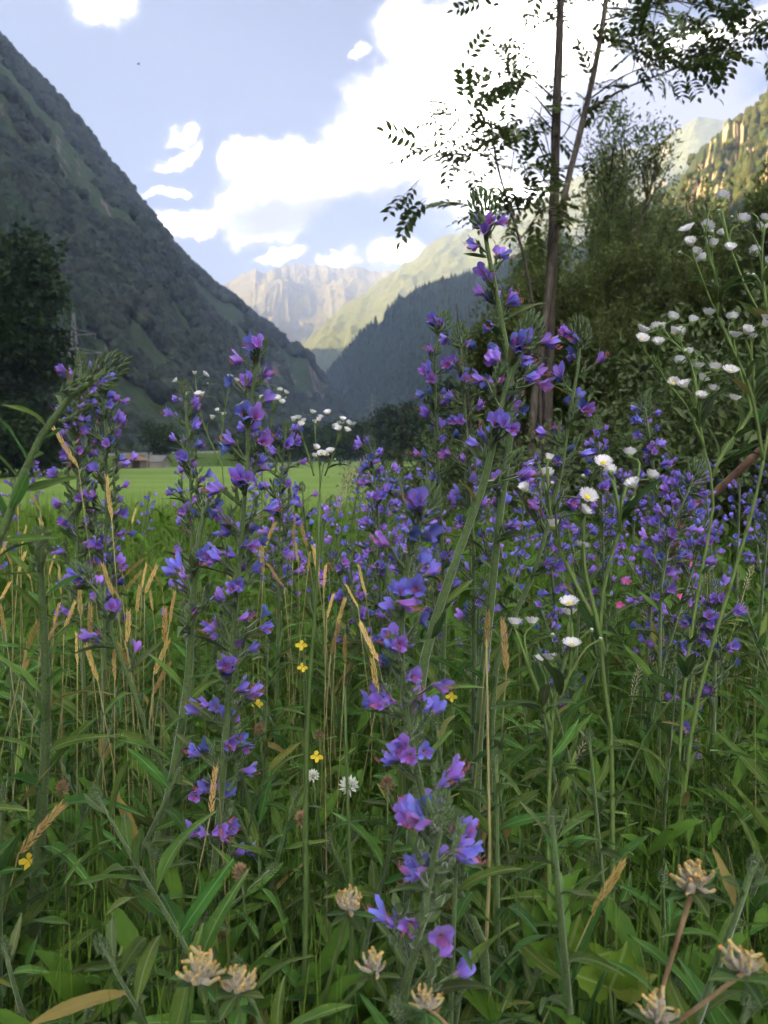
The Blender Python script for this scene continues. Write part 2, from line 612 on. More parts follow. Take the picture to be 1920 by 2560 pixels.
# left valley wall; continues to the left of the frame and past the camera
foot = [(-210, -1200, FIELD_Z - 1), (-190, -500, FIELD_Z - 1), (-180, -100, FIELD_Z - 1), (-165, 120, FIELD_Z - 1),
        fl(0, 232), fl(150, 245), fl(320, 275), fl(480, 330), fl(600, 480), fl(700, 700), fl(780, 950), fl(850, 1200), fl(915, 1390)]
ridge = [(-820, -1200, 560), (-800, -500, 590), (-760, 0, 570), (-640, 350, 520),
         at(0, 122, 730), at(150, 275, 770), at(265, 410, 820), at(385, 572, 900), at(480, 690, 960), at(640, 805, 1060),
         at(770, 905, 1180), at(850, 1015, 1290), at(925, 1140, 1420)]
left_wall, LG = loft('mountain', foot, ridge, M_left, nu=300, nv=120, amp=34, scale=130, gully=8, gully_scale=75, back=420, back_drop=0.4, seed=3.1, jag=7, jag_scale=60)
# a nearer wooded shoulder at its foot
foot = [fl(-420, 150), fl(-200, 185), fl(-100, 198), fl(0, 208), fl(80, 225), fl(150, 240), fl(210, 255), fl(290, 275)]
ridge = [at(-500, 60, 420), at(-250, 250, 430), at(-90, 400, 420), at(60, 560, 400), at(140, 720, 380), at(200, 880, 350), at(250, 1020, 325), at(310, 1150, 300)]
shoulder, SG = loft('mountain', foot, ridge, M_left, nu=90, nv=50, amp=10, scale=60, gully=4, gully_scale=50, back=60, back_drop=.6, seed=4.4, jag=4, jag_scale=30)
# unseen wall added behind that spur, up the valley, to shade the opposite spur
foot = [fl(915, 1420), (-60, 1700, 20), (-250, 2100, 60), (-420, 2700, 120), (-700, 3600, 200)]
ridge = [(-580, 1000, 660), (-640, 1420, 600), (-760, 1900, 660), (-1000, 2600, 730), (-1500, 3600, 800)]
loft('mountain', foot, ridge, M_left, nu=90, nv=40, amp=40, scale=200, back=500, seed=9.4, jag=12, jag_scale=90)
# wooded spur and the right valley wall
foot = [fl(880, 1330), fl(1050, 1000), fl(1250, 760), fl(1450, 560), fl(1650, 440), fl(1850, 340), (190, 200, -3), (185, -200, -3), (190, -900, -3)]
ridge = [at(800, 965, 1720), at(905, 848, 1560), at(1010, 755, 1400), at(1220, 695, 1250), at(1480, 600, 1080), at(1700, 440, 930),
         at(1835, 320, 850), at(1925, 240, 800), at(2250, 120, 720)]
rwall_foot = foot[:6]; rwall_ridge = ridge[:6]
mid_wall, MG = loft('mountain', foot[:6], ridge[:6], M_mid, nu=200, nv=90, amp=16, scale=110, gully=9, gully_scale=120, back=300, seed=5.7, jag=3, jag_scale=40)
foot = [fl(1330, 560), fl(1550, 430), fl(1750, 330), fl(1950, 270), (180, 120, -3), (185, -200, -3), (190, -900, -3)]
ridge = [at(1640, 520, 800), at(1735, 408, 760), at(1830, 308, 720), at(1925, 240, 680), at(2300, 60, 600), (640, -200, 420), (700, -900, 480)]
right_wall, RG = loft('mountain', foot, ridge, M_right, nu=220, nv=100, amp=34, scale=80, gully=16, gully_scale=50, back=300, seed=12.7, jag=8, jag_scale=40)
# sunlit alpine slope beyond the spur
foot = [at(700, 1020, 2450), at(820, 1040, 2250), at(1000, 1040, 2100), at(1200, 1040, 2000), at(1500, 1000, 1900), at(1800, 950, 1800)]
ridge = [at(745, 880, 3000), at(850, 775, 2950), at(985, 682, 2900), at(1110, 596, 2800), at(1250, 560, 2700), at(1400, 470, 2600),
         at(1560, 385, 2500), at(1640, 372, 2450), at(1695, 330, 2400), at(1745, 312, 2350), at(1900, 300, 2300)]
loft('mountain', foot, ridge, M_far, nu=260, nv=110, amp=75, scale=200, gully=22, gully_scale=170, back=500, seed=1.9, jag=16, jag_scale=110)
# the head of the valley
foot = [at(430, 980, 3300), at(600, 980, 3300), at(760, 960, 3350), at(900, 940, 3400), at(1100, 920, 3500)]
ridge = [at(430, 790, 4300), at(545, 722, 4300), at(585, 708, 4350), at(630, 680, 4350), at(668, 694, 4300), at(705, 672, 4400), at(750, 660, 4450),
         at(800, 668, 4450), at(850, 676, 4400), at(920, 687, 4400), at(985, 688, 4300), at(1100, 690, 4300)]
loft('mountain', foot, ridge, M_peak, nu=260, nv=100, amp=150, scale=380, gully=30, gully_scale=230, back=700, seed=7.7, jag=26, jag_scale=150)

# ------------------------------------------------------------------ woods
M_crown = mat('wood_crown_mat', (0.015, 0.023, 0.018), (0.042, 0.050, 0.033), scale=0.9, rough=0.9, spec=0.1, rand=0.45, huev=0.05, bump=1.0, detail=5)
M_conifer = mat('conifer_crown_mat', (0.014, 0.026, 0.014), (0.030, 0.046, 0.022), scale=0.9, rough=0.9, spec=0.1, rand=0.3, huev=0.02, bump=1.0, detail=5)
M_goldcrown = mat('slope_crown_mat', (0.035, 0.050, 0.012), (0.090, 0.095, 0.022), scale=0.9, rough=0.9, spec=0.1, rand=0.4, huev=0.03, bump=1.0, detail=5)
M_bark = mat('bark_mat', (0.046, 0.038, 0.032), (0.105, 0.088, 0.074), scale=9, rough=0.9, spec=0.15, bump=0.6, stretch=(4, 4, 1), detail=6)
M_pale_bark = mat('pale_bark_mat', (0.065, 0.054, 0.044), (0.135, 0.115, 0.092), scale=12, rough=0.9, spec=0.15, bump=0.5, stretch=(3, 3, 1), detail=6)


def icosphere(sub):
    import bmesh
    bm = bmesh.new()
    bmesh.ops.create_icosphere(bm, subdivisions=sub, radius=1.0)
    V = np.array([v.co[:] for v in bm.verts]); F = [tuple(v.index for v in f.verts) for f in bm.faces]
    bm.free()
    return V, F


def crown_proto(k, m, conifer=False):
    V, F = icosphere(4 if not conifer else 3)
    seed = 10.7 * k
    d = fbm(V * 1.7 + seed, 3, 0.5)
    d2 = fbm(V * 5.5 + seed, 3, 0.6, True)
    r = 1 + 0.38 * d + 0.20 * d2
    P = V * r[:, None]
    if conifer:
        t = (P[:, 2] + 1.2) / 2.6
        P[:, :2] *= np.clip(1.15 - t, 0.05, 1)[:, None] * 0.85
        P[:, 2] = P[:, 2] * 2.3 + 1.6
    else:
        P[:, 2] = P[:, 2] * (0.95 + 0.1 * (k % 3)) + 0.55
    o = bpy.data.objects.new('tree_crown', mesh_from('tree_crown', P, F, m))
    return o


def crown_collection(name, specs):
    c = bpy.data.collections.new(name)
    for k, (m, con) in enumerate(specs):
        c.objects.link(crown_proto(k + len(name), m, con))
    return c


WOOD = crown_collection('broadleaf_crowns', [(M_crown, False)] * 4 + [(M_conifer, True)] * 2)
PINE = crown_collection('conifer_crowns', [(M_conifer, True)] * 2 + [(M_conifer, False)])
GOLD = crown_collection('slope_crowns', [(M_goldcrown, False)] * 3 + [(M_goldcrown, True)])


def scatter_object(name, P, S, idx, rot, coll, label, cat):
    me = bpy.data.meshes.new(name)
    me.from_pydata(P.tolist(), [], [])
    for an, ty, data in (('tscale', 'FLOAT', S), ('tidx', 'INT', idx), ('trot', 'FLOAT', rot)):
        a = me.attributes.new(an, ty, 'POINT')
        a.data.foreach_set('value', data)
    o = obj(name, me)
    ng = bpy.data.node_groups.new(name + '_nodes', 'GeometryNodeTree')
    ng.interface.new_socket('Geometry', in_out='INPUT', socket_type='NodeSocketGeometry')
    ng.interface.new_socket('Geometry', in_out='OUTPUT', socket_type='NodeSocketGeometry')
    N, L = ng.nodes, ng.links
    gi = N.new('NodeGroupInput'); go = N.new('NodeGroupOutput')
    ip = N.new('GeometryNodeInstanceOnPoints')
    ci = N.new('GeometryNodeCollectionInfo')
    ci.inputs['Collection'].default_value = coll
    ci.inputs['Separate Children'].default_value = True
    ci.inputs['Reset Children'].default_value = True

    def named(an, ty):
        n = N.new('GeometryNodeInputNamedAttribute'); n.data_type = ty
        n.inputs['Name'].default_value = an
        return n.outputs[0]
    L.new(gi.outputs[0], ip.inputs['Points'])
    L.new(ci.outputs[0], ip.inputs['Instance'])
    ip.inputs['Pick Instance'].default_value = True
    L.new(named('tidx', 'INT'), ip.inputs['Instance Index'])
    cx = N.new('ShaderNodeCombineXYZ'); L.new(named('trot', 'FLOAT'), cx.inputs[2])
    L.new(cx.outputs[0], ip.inputs['Rotation'])
    L.new(named('tscale', 'FLOAT'), ip.inputs['Scale'])
    L.new(ip.outputs[0], go.inputs[0])
    md = o.modifiers.new('scatter', 'NODES'); md.node_group = ng
    tag(o, label, cat, kind='stuff')
    return o


def grid_scatter(G, n, umin, umax, vmin, vmax, seed, keep=None):
    r = np.random.default_rng(seed)
    nv, nu, _ = G.shape
    # area weighting by cell
    e1 = G[1:, :-1] - G[:-1, :-1]; e2 = G[:-1, 1:] - G[:-1, :-1]
    A = np.linalg.norm(np.cross(e1, e2), axis=2)
    jj, ii = np.mgrid[0:nv - 1, 0:nu - 1]
    ok = (ii >= umin * nu) & (ii <= umax * nu) & (jj >= vmin * nv) & (jj <= vmax * nv)
    w = np.where(ok, A, 0).ravel(); w /= w.sum()
    c = r.choice(len(w), n, p=w)
    j, i = np.unravel_index(c, A.shape)
    a, b = r.random(n)[:, None], r.random(n)[:, None]
    P = G[j, i] + e1[j, i] * a + e2[j, i] * b
    if keep is not None:
        P = P[keep(P, j / nv, r)]
    return P, r


def rocky(P, t, r, lim=-0.03):
    f = fbm(P / 75 + 4.4, 4, 0.55)
    return f < lim + 0.35 * (0.5 - t) + 0.06 * r.standard_normal(len(P))


P, r = grid_scatter(LG, 21000, 0.27, 1.0, 0.0, 1.0, 5, lambda P, t, r: rocky(P, t, r))
P2, _ = grid_scatter(LG, 2400, 0.27, 1.0, 0.90, 1.0, 25)
P = np.concatenate([P, P2])
S = r.uniform(2.6, 5.6, len(P)) * np.where(P[:, 1] < 420, 1.0, 1.12)
P[:, 2] -= 0.2
scatter_object('forest', P, S, (r.random(len(P)) * 4.0).astype(int).clip(0, 5), r.random(len(P)) * 6.28, WOOD,
               'dense dark mixed wood covering the shaded steep left mountain', 'forest')
P, r = grid_scatter(SG, 3000, 0.0, 1.0, 0.0, 1.0, 15, lambda P, t, r: rocky(P, t, r, 0.5))
scatter_object('forest', P, r.uniform(2.8, 5.6, len(P)), (r.random(len(P)) * 1.2 + 1.85).astype(int).clip(0, 2), r.random(len(P)) * 6.28, PINE,
               'darker nearer wood on the shoulder at the foot of the left mountain', 'forest')
P, r = grid_scatter(MG, 15000, 0.0, 0.75, 0.0, 1.0, 6, lambda P, t, r: rocky(P, t, r, 0.45))
scatter_object('forest', P, r.uniform(3.0, 6.0, len(P)), r.integers(0, 3, len(P)), r.random(len(P)) * 6.28, PINE,
               'blue hazy conifer wood on the shaded spur beyond the field', 'forest')
P, r = grid_scatter(RG, 5000, 0.0, 0.75, 0.0, 1.0, 7, lambda P, t, r: rocky(P, t, r, -0.06))
scatter_object('forest', P, r.uniform(2.2, 4.6, len(P)), r.integers(0, 4, len(P)), r.random(len(P)) * 6.28, GOLD,
               'scattered woods on the ledges of the golden cliff mountain', 'forest')


# ------------------------------------------------------------------ leaf clouds and trees
def leaf_quads(P, D, U, length, width):
    """one folded diamond leaf per point: P base, D direction, U normal (all n x 3)"""
    n = len(P)
    D = D / np.linalg.norm(D, axis=1, keepdims=True)
    S = np.cross(D, U); S /= np.maximum(np.linalg.norm(S, axis=1, keepdims=True), 1e-6)
    N_ = np.cross(S, D)
    l = length[:, None]; w = width[:, None]
    mid = P + D * l * 0.45
    V = np.stack([P, mid + S * w * 0.5 + N_ * w * 0.12, P + D * l - N_ * l * 0.08, mid - S * w * 0.5 + N_ * w * 0.12], 1).reshape(-1, 3)
    b = np.arange(n)[:, None] * 4
    F = b + np.array([[0, 1, 2, 3]])
    return V, F


def unit(r, n):
    v = r.standard_normal((n, 3))
    return v / np.linalg.norm(v, axis=1, keepdims=True)


class Tree:
    """recursive limbs, leaves along the outer twigs"""
    def __init__(self, seed):
        self.r = random.Random(seed); self.n = np.random.default_rng(seed)
        self.wood = MB(); self.twigs = []

    def grow(self, p, d, length, rad, level, spread=0.7, up=0.25, maxlevel=3, nsub=(5, 7)):
        r = self.r
        pts = [Vector(p)]; d = Vector(d).normalized(); q = Vector(p)
        n = 5
        for k in range(n):
            d = (d + Vector((r.gauss(0, 0.10), r.gauss(0, 0.10), r.gauss(0, 0.08) + up * 0.12))).normalized()
            q = q + d * (length / n); pts.append(q.copy())
        rr = [rad * (1 - 0.75 * k / n) for k in range(n + 1)]
        if level <= 2:
            self.wood.tube(pts, rr, 7 if level == 0 else 5)
        if level >= maxlevel - 1:
            self.twigs.append((pts, level))
        if level < maxlevel:
            for k in range(r.randint(*nsub)):
                t = r.uniform(0.25 if level == 0 else 0.2, 1.0)
                i = min(n - 1, int(t * n)); base = pts[i].lerp(pts[i + 1], t * n - i)
                ax = pts[i + 1] - pts[i]
                s, u = frame(ax); a = r.uniform(0, 6.283)
                nd = ax.normalized() * (1 - spread * 0.4) + (s * math.cos(a) + u * math.sin(a)) * spread + Vector((0, 0, up))
                self.grow(base, nd, length * r.uniform(0.42, 0.68) * (1.1 - 0.4 * t), rad * 0.45, level + 1, spread, up, maxlevel, nsub)

    def leaves(self, per, lo, hi, aspect=0.42, scatter=0.06, droop=0.2):
        P, D = [], []
        for pts, lv in self.twigs:
            A = np.array([p[:] for p in pts])
            t = self.n.random(per) * (len(pts) - 1)
            i = np.minimum(t.astype(int), len(pts) - 2); f = (t - i)[:, None]
            P.append(A[i] * (1 - f) + A[i + 1] * f); D.append(np.repeat((A[-1] - A[0])[None], per, 0))
        P = np.concatenate(P); D = np.concatenate(D)
        D /= np.maximum(np.linalg.norm(D, axis=1, keepdims=True), 1e-6)
        n = len(P)
        D = D * 0.6 + unit(self.n, n) * 0.9; D[:, 2] -= droop
        P = P + self.n.standard_normal((n, 3)) * scatter
        U = unit(self.n, n) * 0.6 + np.array([0, 0, 1.0])
        L_ = self.n.uniform(lo, hi, n)
        return leaf_quads(P, D, U, L_, L_ * aspect)


M_leaf_dark = mat('tree_leaf_mat', (0.085, 0.115, 0.034), (0.175, 0.205, 0.062), scale=1.6, rough=0.6, spec=0.2, translucent=0.45, detail=3)
M_leaf_olive = mat('willow_leaf_mat', (0.095, 0.135, 0.050), (0.185, 0.230, 0.085), scale=1.4, rough=0.65, spec=0.2, translucent=0.5, detail=3)
M_leaf_shrub = mat('shrub_leaf_mat', (0.040, 0.068, 0.016), (0.095, 0.135, 0.030), scale=2.2, rough=0.5, spec=0.35, translucent=0.25, detail=3)
M_hedge = mat('hedge_leaf_mat', (0.022, 0.038, 0.014), (0.050, 0.072, 0.024), scale=0.5, rough=0.8, spec=0.15, translucent=0.2, rand=0.3, huev=0.03, detail=3)


# trees and bushes at the far side of the hay field
def hedge_meshes(k):
    t = Tree(100 + k)
    t.grow((0, 0, 0), (0, 0, 1), 4.2, 0.20, 0, 0.95, 0.10, 2, (9, 11))
    V, F = t.leaves(46, 0.34, 0.62, 0.6, 0.42, 0.1)
    return mesh_from('crown', V, F, M_hedge, False), t.wood.mesh('trunk', M_bark)


HEDGE = [hedge_meshes(k) for k in range(3)]
hedge_spots = [  # px, depth, height factor
    (395, 226, 1.65), (432, 262, 1.2), (640, 262, 1.5), (690, 280, 1.7), (745, 300, 2.0), (800, 330, 2.3), (850, 300, 2.0), (905, 280, 1.9), (958, 262, 2.1),
    (1005, 240, 2.2), (1055, 215, 2.3), (1110, 190, 2.4), (590, 285, 1.25), (545, 300, 1.1), (875, 390, 2.2), (1160, 180, 2.6), (725, 360, 2.2), (20, 215, 2.2), (95, 224, 2.0), (-40, 205, 2.6),
    (1240, 150, 2.4), (1330, 140, 2.6), (1450, 120, 2.4)]
for k, (px, d, s) in enumerate(hedge_spots):
    p = at_z(px, d, FIELD_Z)
    if k == 0:
        lab = 'dark round tree standing right behind the old barn'
        g = None
    elif px < 120:
        lab, g = 'tall dark tree at the foot of the left mountain beyond the field', 'trees under the left mountain'
    else:
        lab, g = 'dark bushy tree in the hedgerow along the far end of the field', 'hedgerow trees beyond the field'
    t = thing('hedge_tree', lab, 'tree', p, g, rz=k * 1.7)
    s *= 1.45
    t.scale = (s * 0.95, s * 0.95, s * (0.9 + 0.2 * ((k * 7) % 5) / 5))
    cr, tr = HEDGE[k % 3]
    obj('trunk', tr, t); obj('crown', cr, t)

# tall dark trees at the near end of the left mountain
tt = Tree(150)
tt.grow((0, 0, 0), (0, 0, 1), 17, .42, 0, .75, .15, 3, (9, 11))
V, F = tt.leaves(12, .45, .95, .6, .55, .15)
TALL_CROWN, TALL_TRUNK = mesh_from('crown', V, F, M_hedge, False), tt.wood.mesh('trunk', M_bark)
for k, (px, d, s, lab) in enumerate([(-120, 105, 1.45, 'tallest dark tree towering at the foot of the left mountain'), (-45, 118, 1.15, 'tall dark tree second in height below the left mountain'), (35, 135, .80, 'lower dark tree beside the two tall dark ones below the left mountain')]):
    t = thing('dark_tree', lab, 'tree', at_z(px, d, FIELD_Z), rz=k * 2.2)
    t.scale = (s, s, s)
    obj('trunk', TALL_TRUNK, t); obj('crown', TALL_CROWN, t)

for k, (px, d, s) in enumerate([(-80, 98, 1.7), (-25, 101, 2.0), (30, 104, 1.8), (78, 112, 1.7), (118, 122, 1.3), (-50, 112, 2.4), (55, 122, 2.2)]):
    t = thing('hedge_bush', 'dark bush hiding the trunks of the tall dark trees below the left mountain', 'bush', at_z(px, d, FIELD_Z - .6), 'bushes under the tall dark trees', rz=k * 1.3)
    t.scale = (s * 1.15, s * 1.15, s)
    obj('trunk', HEDGE[k % 3][1], t); obj('crown', HEDGE[k % 3][0], t)

# ------------------------------------------------------------------ barn, shed, road, pylons
M_plank = mat('grey_plank_mat', (0.10, 0.085, 0.080), (0.20, 0.175, 0.165), scale=3, rough=0.9, spec=0.1, stretch=(6, 6, 0.6))
M_darkin = mat('doorway_shade_mat', (0.020, 0.018, 0.020))
M_rust = mat('rust_roof_mat', (0.16, 0.075, 0.05), (0.28, 0.15, 0.10), scale=1.2, rough=0.8)
M_slate = mat('slate_roof_mat', (0.13, 0.125, 0.12), (0.2, 0.19, 0.18), scale=1.5, rough=0.85)
M_plaster = mat('plaster_mat', (0.22, 0.20, 0.18), (0.30, 0.28, 0.25), scale=1.0, rough=0.9)
M_asphalt = mat('road_mat', (0.25, 0.25, 0.24), (0.33, 0.33, 0.32), scale=0.4, rough=0.9)
M_bankgrass = mat('bank_grass_mat', (0.05, 0.09, 0.02), (0.09, 0.14, 0.03), scale=0.6, rough=0.9, spec=0.1)
M_steel = mat('galvanised_steel_mat', (0.12, 0.11, 0.12), (0.18, 0.17, 0.18), scale=0.5, rough=0.6)


def gable_house(name, label, cat, base, w, dpt, h, rise, wall_m, roof_m, rz, planks=True, doorway_shade=True):
    t = thing(name, label, cat, base, rz=rz)
    n = 9
    if planks:                                  # gable front of upright boards
        for k in range(n):
            x0 = -w / 2 + w * k / n + 0.02; x1 = -w / 2 + w * (k + 1) / n - 0.02
            top = lambda x: h + rise * (1 - abs(x) / (w / 2))
            b = MB()
            z0, z1 = top(x0) - 0.05, top(x1) - 0.05
            yf, yb = -dpt / 2 - 0.03 * (k % 2), -dpt / 2 + 0.08
            b.add([(x0, yf, 0), (x1, yf, 0), (x1, yf, z1), (x0, yf, z0), (x0, yb, 0), (x1, yb, 0), (x1, yb, z1), (x0, yb, z0)],
                  [(0, 1, 2, 3), (5, 4, 7, 6), (1, 5, 6, 2), (4, 0, 3, 7), (3, 2, 6, 7)])
            obj('plank', b.mesh('plank', wall_m, False), t)
    b = MB()
    b.box((-w / 2 + 0.03, -dpt / 2 + 0.09, -0.3), (w / 2 - 0.03, dpt / 2, h))
    b.add([(-w / 2 + .03, -dpt / 2 + .09, h), (w / 2 - .03, -dpt / 2 + .09, h), (0, -dpt / 2 + .09, h + rise - 0.1), (-w / 2 + .03, dpt / 2, h), (w / 2 - .03, dpt / 2, h), (0, dpt / 2, h + rise - 0.1)],
          [(0, 1, 2), (4, 3, 5), (0, 2, 5, 3), (2, 1, 4, 5)])
    obj('wall', b.mesh('wall', wall_m, False), t)
    for s in (-1, 1):
        b = MB(); ov = 0.4
        x = s * (w / 2 + ov); z = h - rise * ov / (w / 2)
        y0, y1 = -dpt / 2 - 0.5, dpt / 2 + 0.5
        b.add([(0, y0, h + rise), (x, y0, z), (x, y1, z), (0, y1, h + rise), (0, y0, h + rise + .14), (x, y0, z + .14), (x, y1, z + .14), (0, y1, h + rise + .14)],
              [(0, 1, 2, 3), (7, 6, 5, 4), (0, 4, 5, 1), (1, 5, 6, 2), (2, 6, 7, 3)])
        obj('roof', b.mesh('roof', roof_m, False), t)
    if doorway_shade:
        b = MB(); b.box((w / 2 - 0.02, -dpt / 2 + 0.6, 0), (w / 2 + 0.05, -dpt / 2 + dpt * 0.55, h * 0.86))  # dark panel coloured as the shade inside the open barn side
        obj('doorway_shade', b.mesh('doorway_shade', M_darkin, False), t)
    return t


bp = at_z(325, 205, FIELD_Z)
gable_house('barn', 'old grey plank barn with rusty gable roof and dark open side', 'barn', bp, 6.6, 5.4, 2.2, 1.0, M_plank, M_rust, R(-32))
gable_house('shed', 'low pale plastered shed with grey roof just behind the plank barn', 'shed', at_z(392, 216, FIELD_Z), 4.2, 6.0, 1.9, 1.5, M_plaster, M_slate, R(70), planks=False, doorway_shade=False)

# embankment carrying the road behind the barn
b = MB()
A0, A1 = at_z(470, 222, FIELD_Z), at_z(640, 262, FIELD_Z)
A0 = at_z(250, 222, FIELD_Z); A1 = at_z(640, 300, FIELD_Z)
ax = (A1 - A0); nb = Vector((-ax.y, ax.x, 0)).normalized()
P4 = [A0 - nb * 4, A0 + Vector((0, 0, 3.3)), A0 + nb * 4.5 + Vector((0, 0, 3.3)), A0 + nb * 9]
Q4 = [A1 - nb * 4, A1 + Vector((0, 0, 5.2)), A1 + nb * 4.5 + Vector((0, 0, 5.2)), A1 + nb * 9]
b.add(P4 + Q4, [(0, 4, 5, 1), (1, 5, 6, 2), (2, 6, 7, 3), (0, 1, 2, 3), (7, 6, 5, 4)])
tag(obj('embankment', b.mesh('embankment', M_bankgrass, False)), kind='structure')
b = MB()
up = Vector((0, 0, 0.02))
b.add([P4[1] + up, Q4[1] + up, Q4[2] + up, P4[2] + up], [(0, 1, 2, 3)])
for k in range(1):
    b.add([P4[1] + nb * .1 + up * 2, Q4[1] + nb * .1 + up * 2, Q4[1] + nb * .1 + Vector((0, 0, .75)), P4[1] + nb * .1 + Vector((0, 0, .75)),
           P4[1] + nb * .5 + up * 2, Q4[1] + nb * .5 + up * 2, Q4[1] + nb * .5 + Vector((0, 0, .75)), P4[1] + nb * .5 + Vector((0, 0, .75))],
          [(0, 1, 2, 3), (3, 2, 6, 7), (5, 4, 7, 6)])
tag(obj('road', b.mesh('road', M_asphalt, False)), kind='structure')


def pylon(label, base, h, w, arms, rz):
    t = thing('power_pylon', label, 'pylon', base, rz=rz)
    th = h * 0.0022 + 0.02

    def half(z):
        return w / 2 * (1 - z / h) ** 1.25 + 0.25
    lv = [h * f for f in (0, .14, .27, .38, .48, .57, .65, .72, .79, .86, .93, 1.0)]
    for sx in (-1, 1):
        for sy in (-1, 1):
            b = MB(); b.tube([(sx * half(z), sy * half(z), z) for z in lv], th, 4); obj('leg', b.mesh('leg', M_steel, False), t)
    for a, c in zip(lv[:-1], lv[1:]):
        b = MB()
        ha, hc = half(a), half(c)
        for s in (-1, 1):
            b.tube([(-ha, s * ha, a), (hc, s * hc, c)], th * .6, 3); b.tube([(ha, s * ha, a), (-hc, s * hc, c)], th * .6, 3)
            b.tube([(s * ha, -ha, a), (s * hc, hc, c)], th * .6, 3); b.tube([(s * ha, ha, a), (s * hc, -hc, c)], th * .6, 3)
        obj('lattice_brace', b.mesh('lattice_brace', M_steel, False), t)
    for (z, l) in arms:
        b = MB(); zz = h * z
        for s in (-1, 1):
            b.tube([(s * half(zz), 0.4, zz), (s * l, 0, zz + .3)], th * .8, 4); b.tube([(s * half(zz), -0.4, zz), (s * l, 0, zz + .3)], th * .8, 4)
            b.tube([(s * half(zz), 0, zz + 1.6), (s * l, 0, zz + .3)], th * .7, 4)
            b.tube([(s * l * .95, 0, zz + .3), (s * l * .95, 0, zz - 1.2)], th * .9, 4)
        obj('cross_arm', b.mesh('cross_arm', M_steel, False), t)
    return t


pylon('tall lattice power pylon standing against the wooded left mountain', at_z(193, 222, FIELD_Z), 43, 7.0, [(.86, 6.0), (.74, 7.5)], R(8))
pylon('far small lattice pylon in front of the blue shaded spur', at_z(930, 620, FIELD_Z), 54, 9.0, [(.88, 6.0), (.78, 8.0), (.68, 7.0)], R(20))


def pole(label, base, h):
    t = thing('utility_pole', label, 'pole', base)
    b = MB(); b.tube([(0, 0, -0.2), (0, 0, h)], [0.14, 0.10], 7); obj('shaft', b.mesh('shaft', M_bark), t)
    b = MB(); b.box((-0.8, -0.06, h - 0.5), (0.8, 0.06, h - 0.36)); obj('cross_arm', b.mesh('cross_arm', M_bark, False), t)


pole('wooden utility pole beside the barn and the pale shed', at_z(372, 214, FIELD_Z), 9.2)
pole('lone wooden utility pole before the hedgerow across the field', at_z(722, 235, FIELD_Z), 9.0)

# bird high over the valley
b = MB()
b.tube([(-0.35, 0, 0), (-0.1, 0, .02), (0.15, 0, .02), (0.32, 0, 0.03)], [0.02, 0.09, 0.10, 0.03], 8)
for s in (-1, 1):
    b.add([(0.14, s * .06, .05), (-0.12, s * .06, .05), (-0.16, s * .55, .24), (0.05, s * .60, .26), (-0.10, s * 1.0, .16)], [(0, 3, 2, 1), (3, 4, 2)])
b.add([(-0.3, -.04, .02), (-0.3, .04, .02), (-0.55, .12, .02), (-0.55, -.12, .02)], [(0, 1, 2, 3)])
M_bird = mat('bird_mat', (0.02, 0.02, 0.025))
bo = obj('bird', b.mesh('bird', M_bird), loc=at(346, 161, 190)); bo.rotation_euler = (0.2, 0.1, 0.7)
tag(bo, 'tiny dark bird gliding in the open blue sky', 'bird')

# ------------------------------------------------------------------ trees on the right
M_ashleaf = mat('ash_leaf_mat', (0.060, 0.092, 0.024), (0.115, 0.150, 0.042), scale=14, rough=0.5, spec=0.35, translucent=0.35, rand=0.3, huev=0.02)


def compound_leaf(k):
    """pinnate leaf along +Y, eleven leaflets"""
    r = random.Random(40 + k)
    b = MB()
    Lr = 0.19
    spine = [Vector((0, Lr * t, -0.05 * t * t)) for t in (0, .33, .66, 1)]
    b.tube(spine, [0.0016, 0.0013, 0.001, 0.0006], 3)
    n = 5
    for i in range(n + 1):
        t = 0.22 + 0.78 * i / n
        p = Vector((0, Lr * t, -0.05 * t * t))
        sides = (-1, 1) if i < n else (0,)
        for s in sides:
            l = r.uniform(0.046, 0.062) * (0.85 + 0.3 * math.sin(t * 3)); w = l * 0.44
            d = Vector((s * 0.9, 0.55, r.uniform(-0.35, 0.02))) if s else Vector((0, 1, -0.3))
            d.normalize(); sd_ = d.cross(Vector((0, 0, 1))).normalized(); nn = sd_.cross(d)
            tilt = r.uniform(-0.3, 0.3)
            sd_ = (sd_ * math.cos(tilt) + nn * math.sin(tilt)); nn = sd_.cross(d)
            m1, m2 = p + d * l * .35, p + d * l * .7
            b.add([p, m1 - sd_ * w * .5 + nn * .003, m2 - sd_ * w * .42 + nn * .002, p + d * l - nn * .006, m2 + sd_ * w * .42 + nn * .002, m1 + sd_ * w * .5 + nn * .003, m1, m2],
                  [(0, 1, 6), (1, 2, 7, 6), (2, 3, 7), (0, 6, 5), (6, 7, 4, 5), (7, 3, 4)])
    return b.mesh('leaf', M_ashleaf)


ASH = [compound_leaf(k) for k in range(5)]


def orient(p, d, up=(0, 0, 1), s=1.0):
    """local +Y along d, +Z near up"""
    d = Vector(d).normalized(); up = Vector(up)
    x = d.cross(up)
    if x.length < 1e-4:
        x = d.cross(Vector((1, 0, 0)))
    x.normalize(); z = x.cross(d)
    M = Matrix((x, d, z)).transposed().to_4x4() @ Matrix.Scale(s, 4)
    M.translation = p
    return M


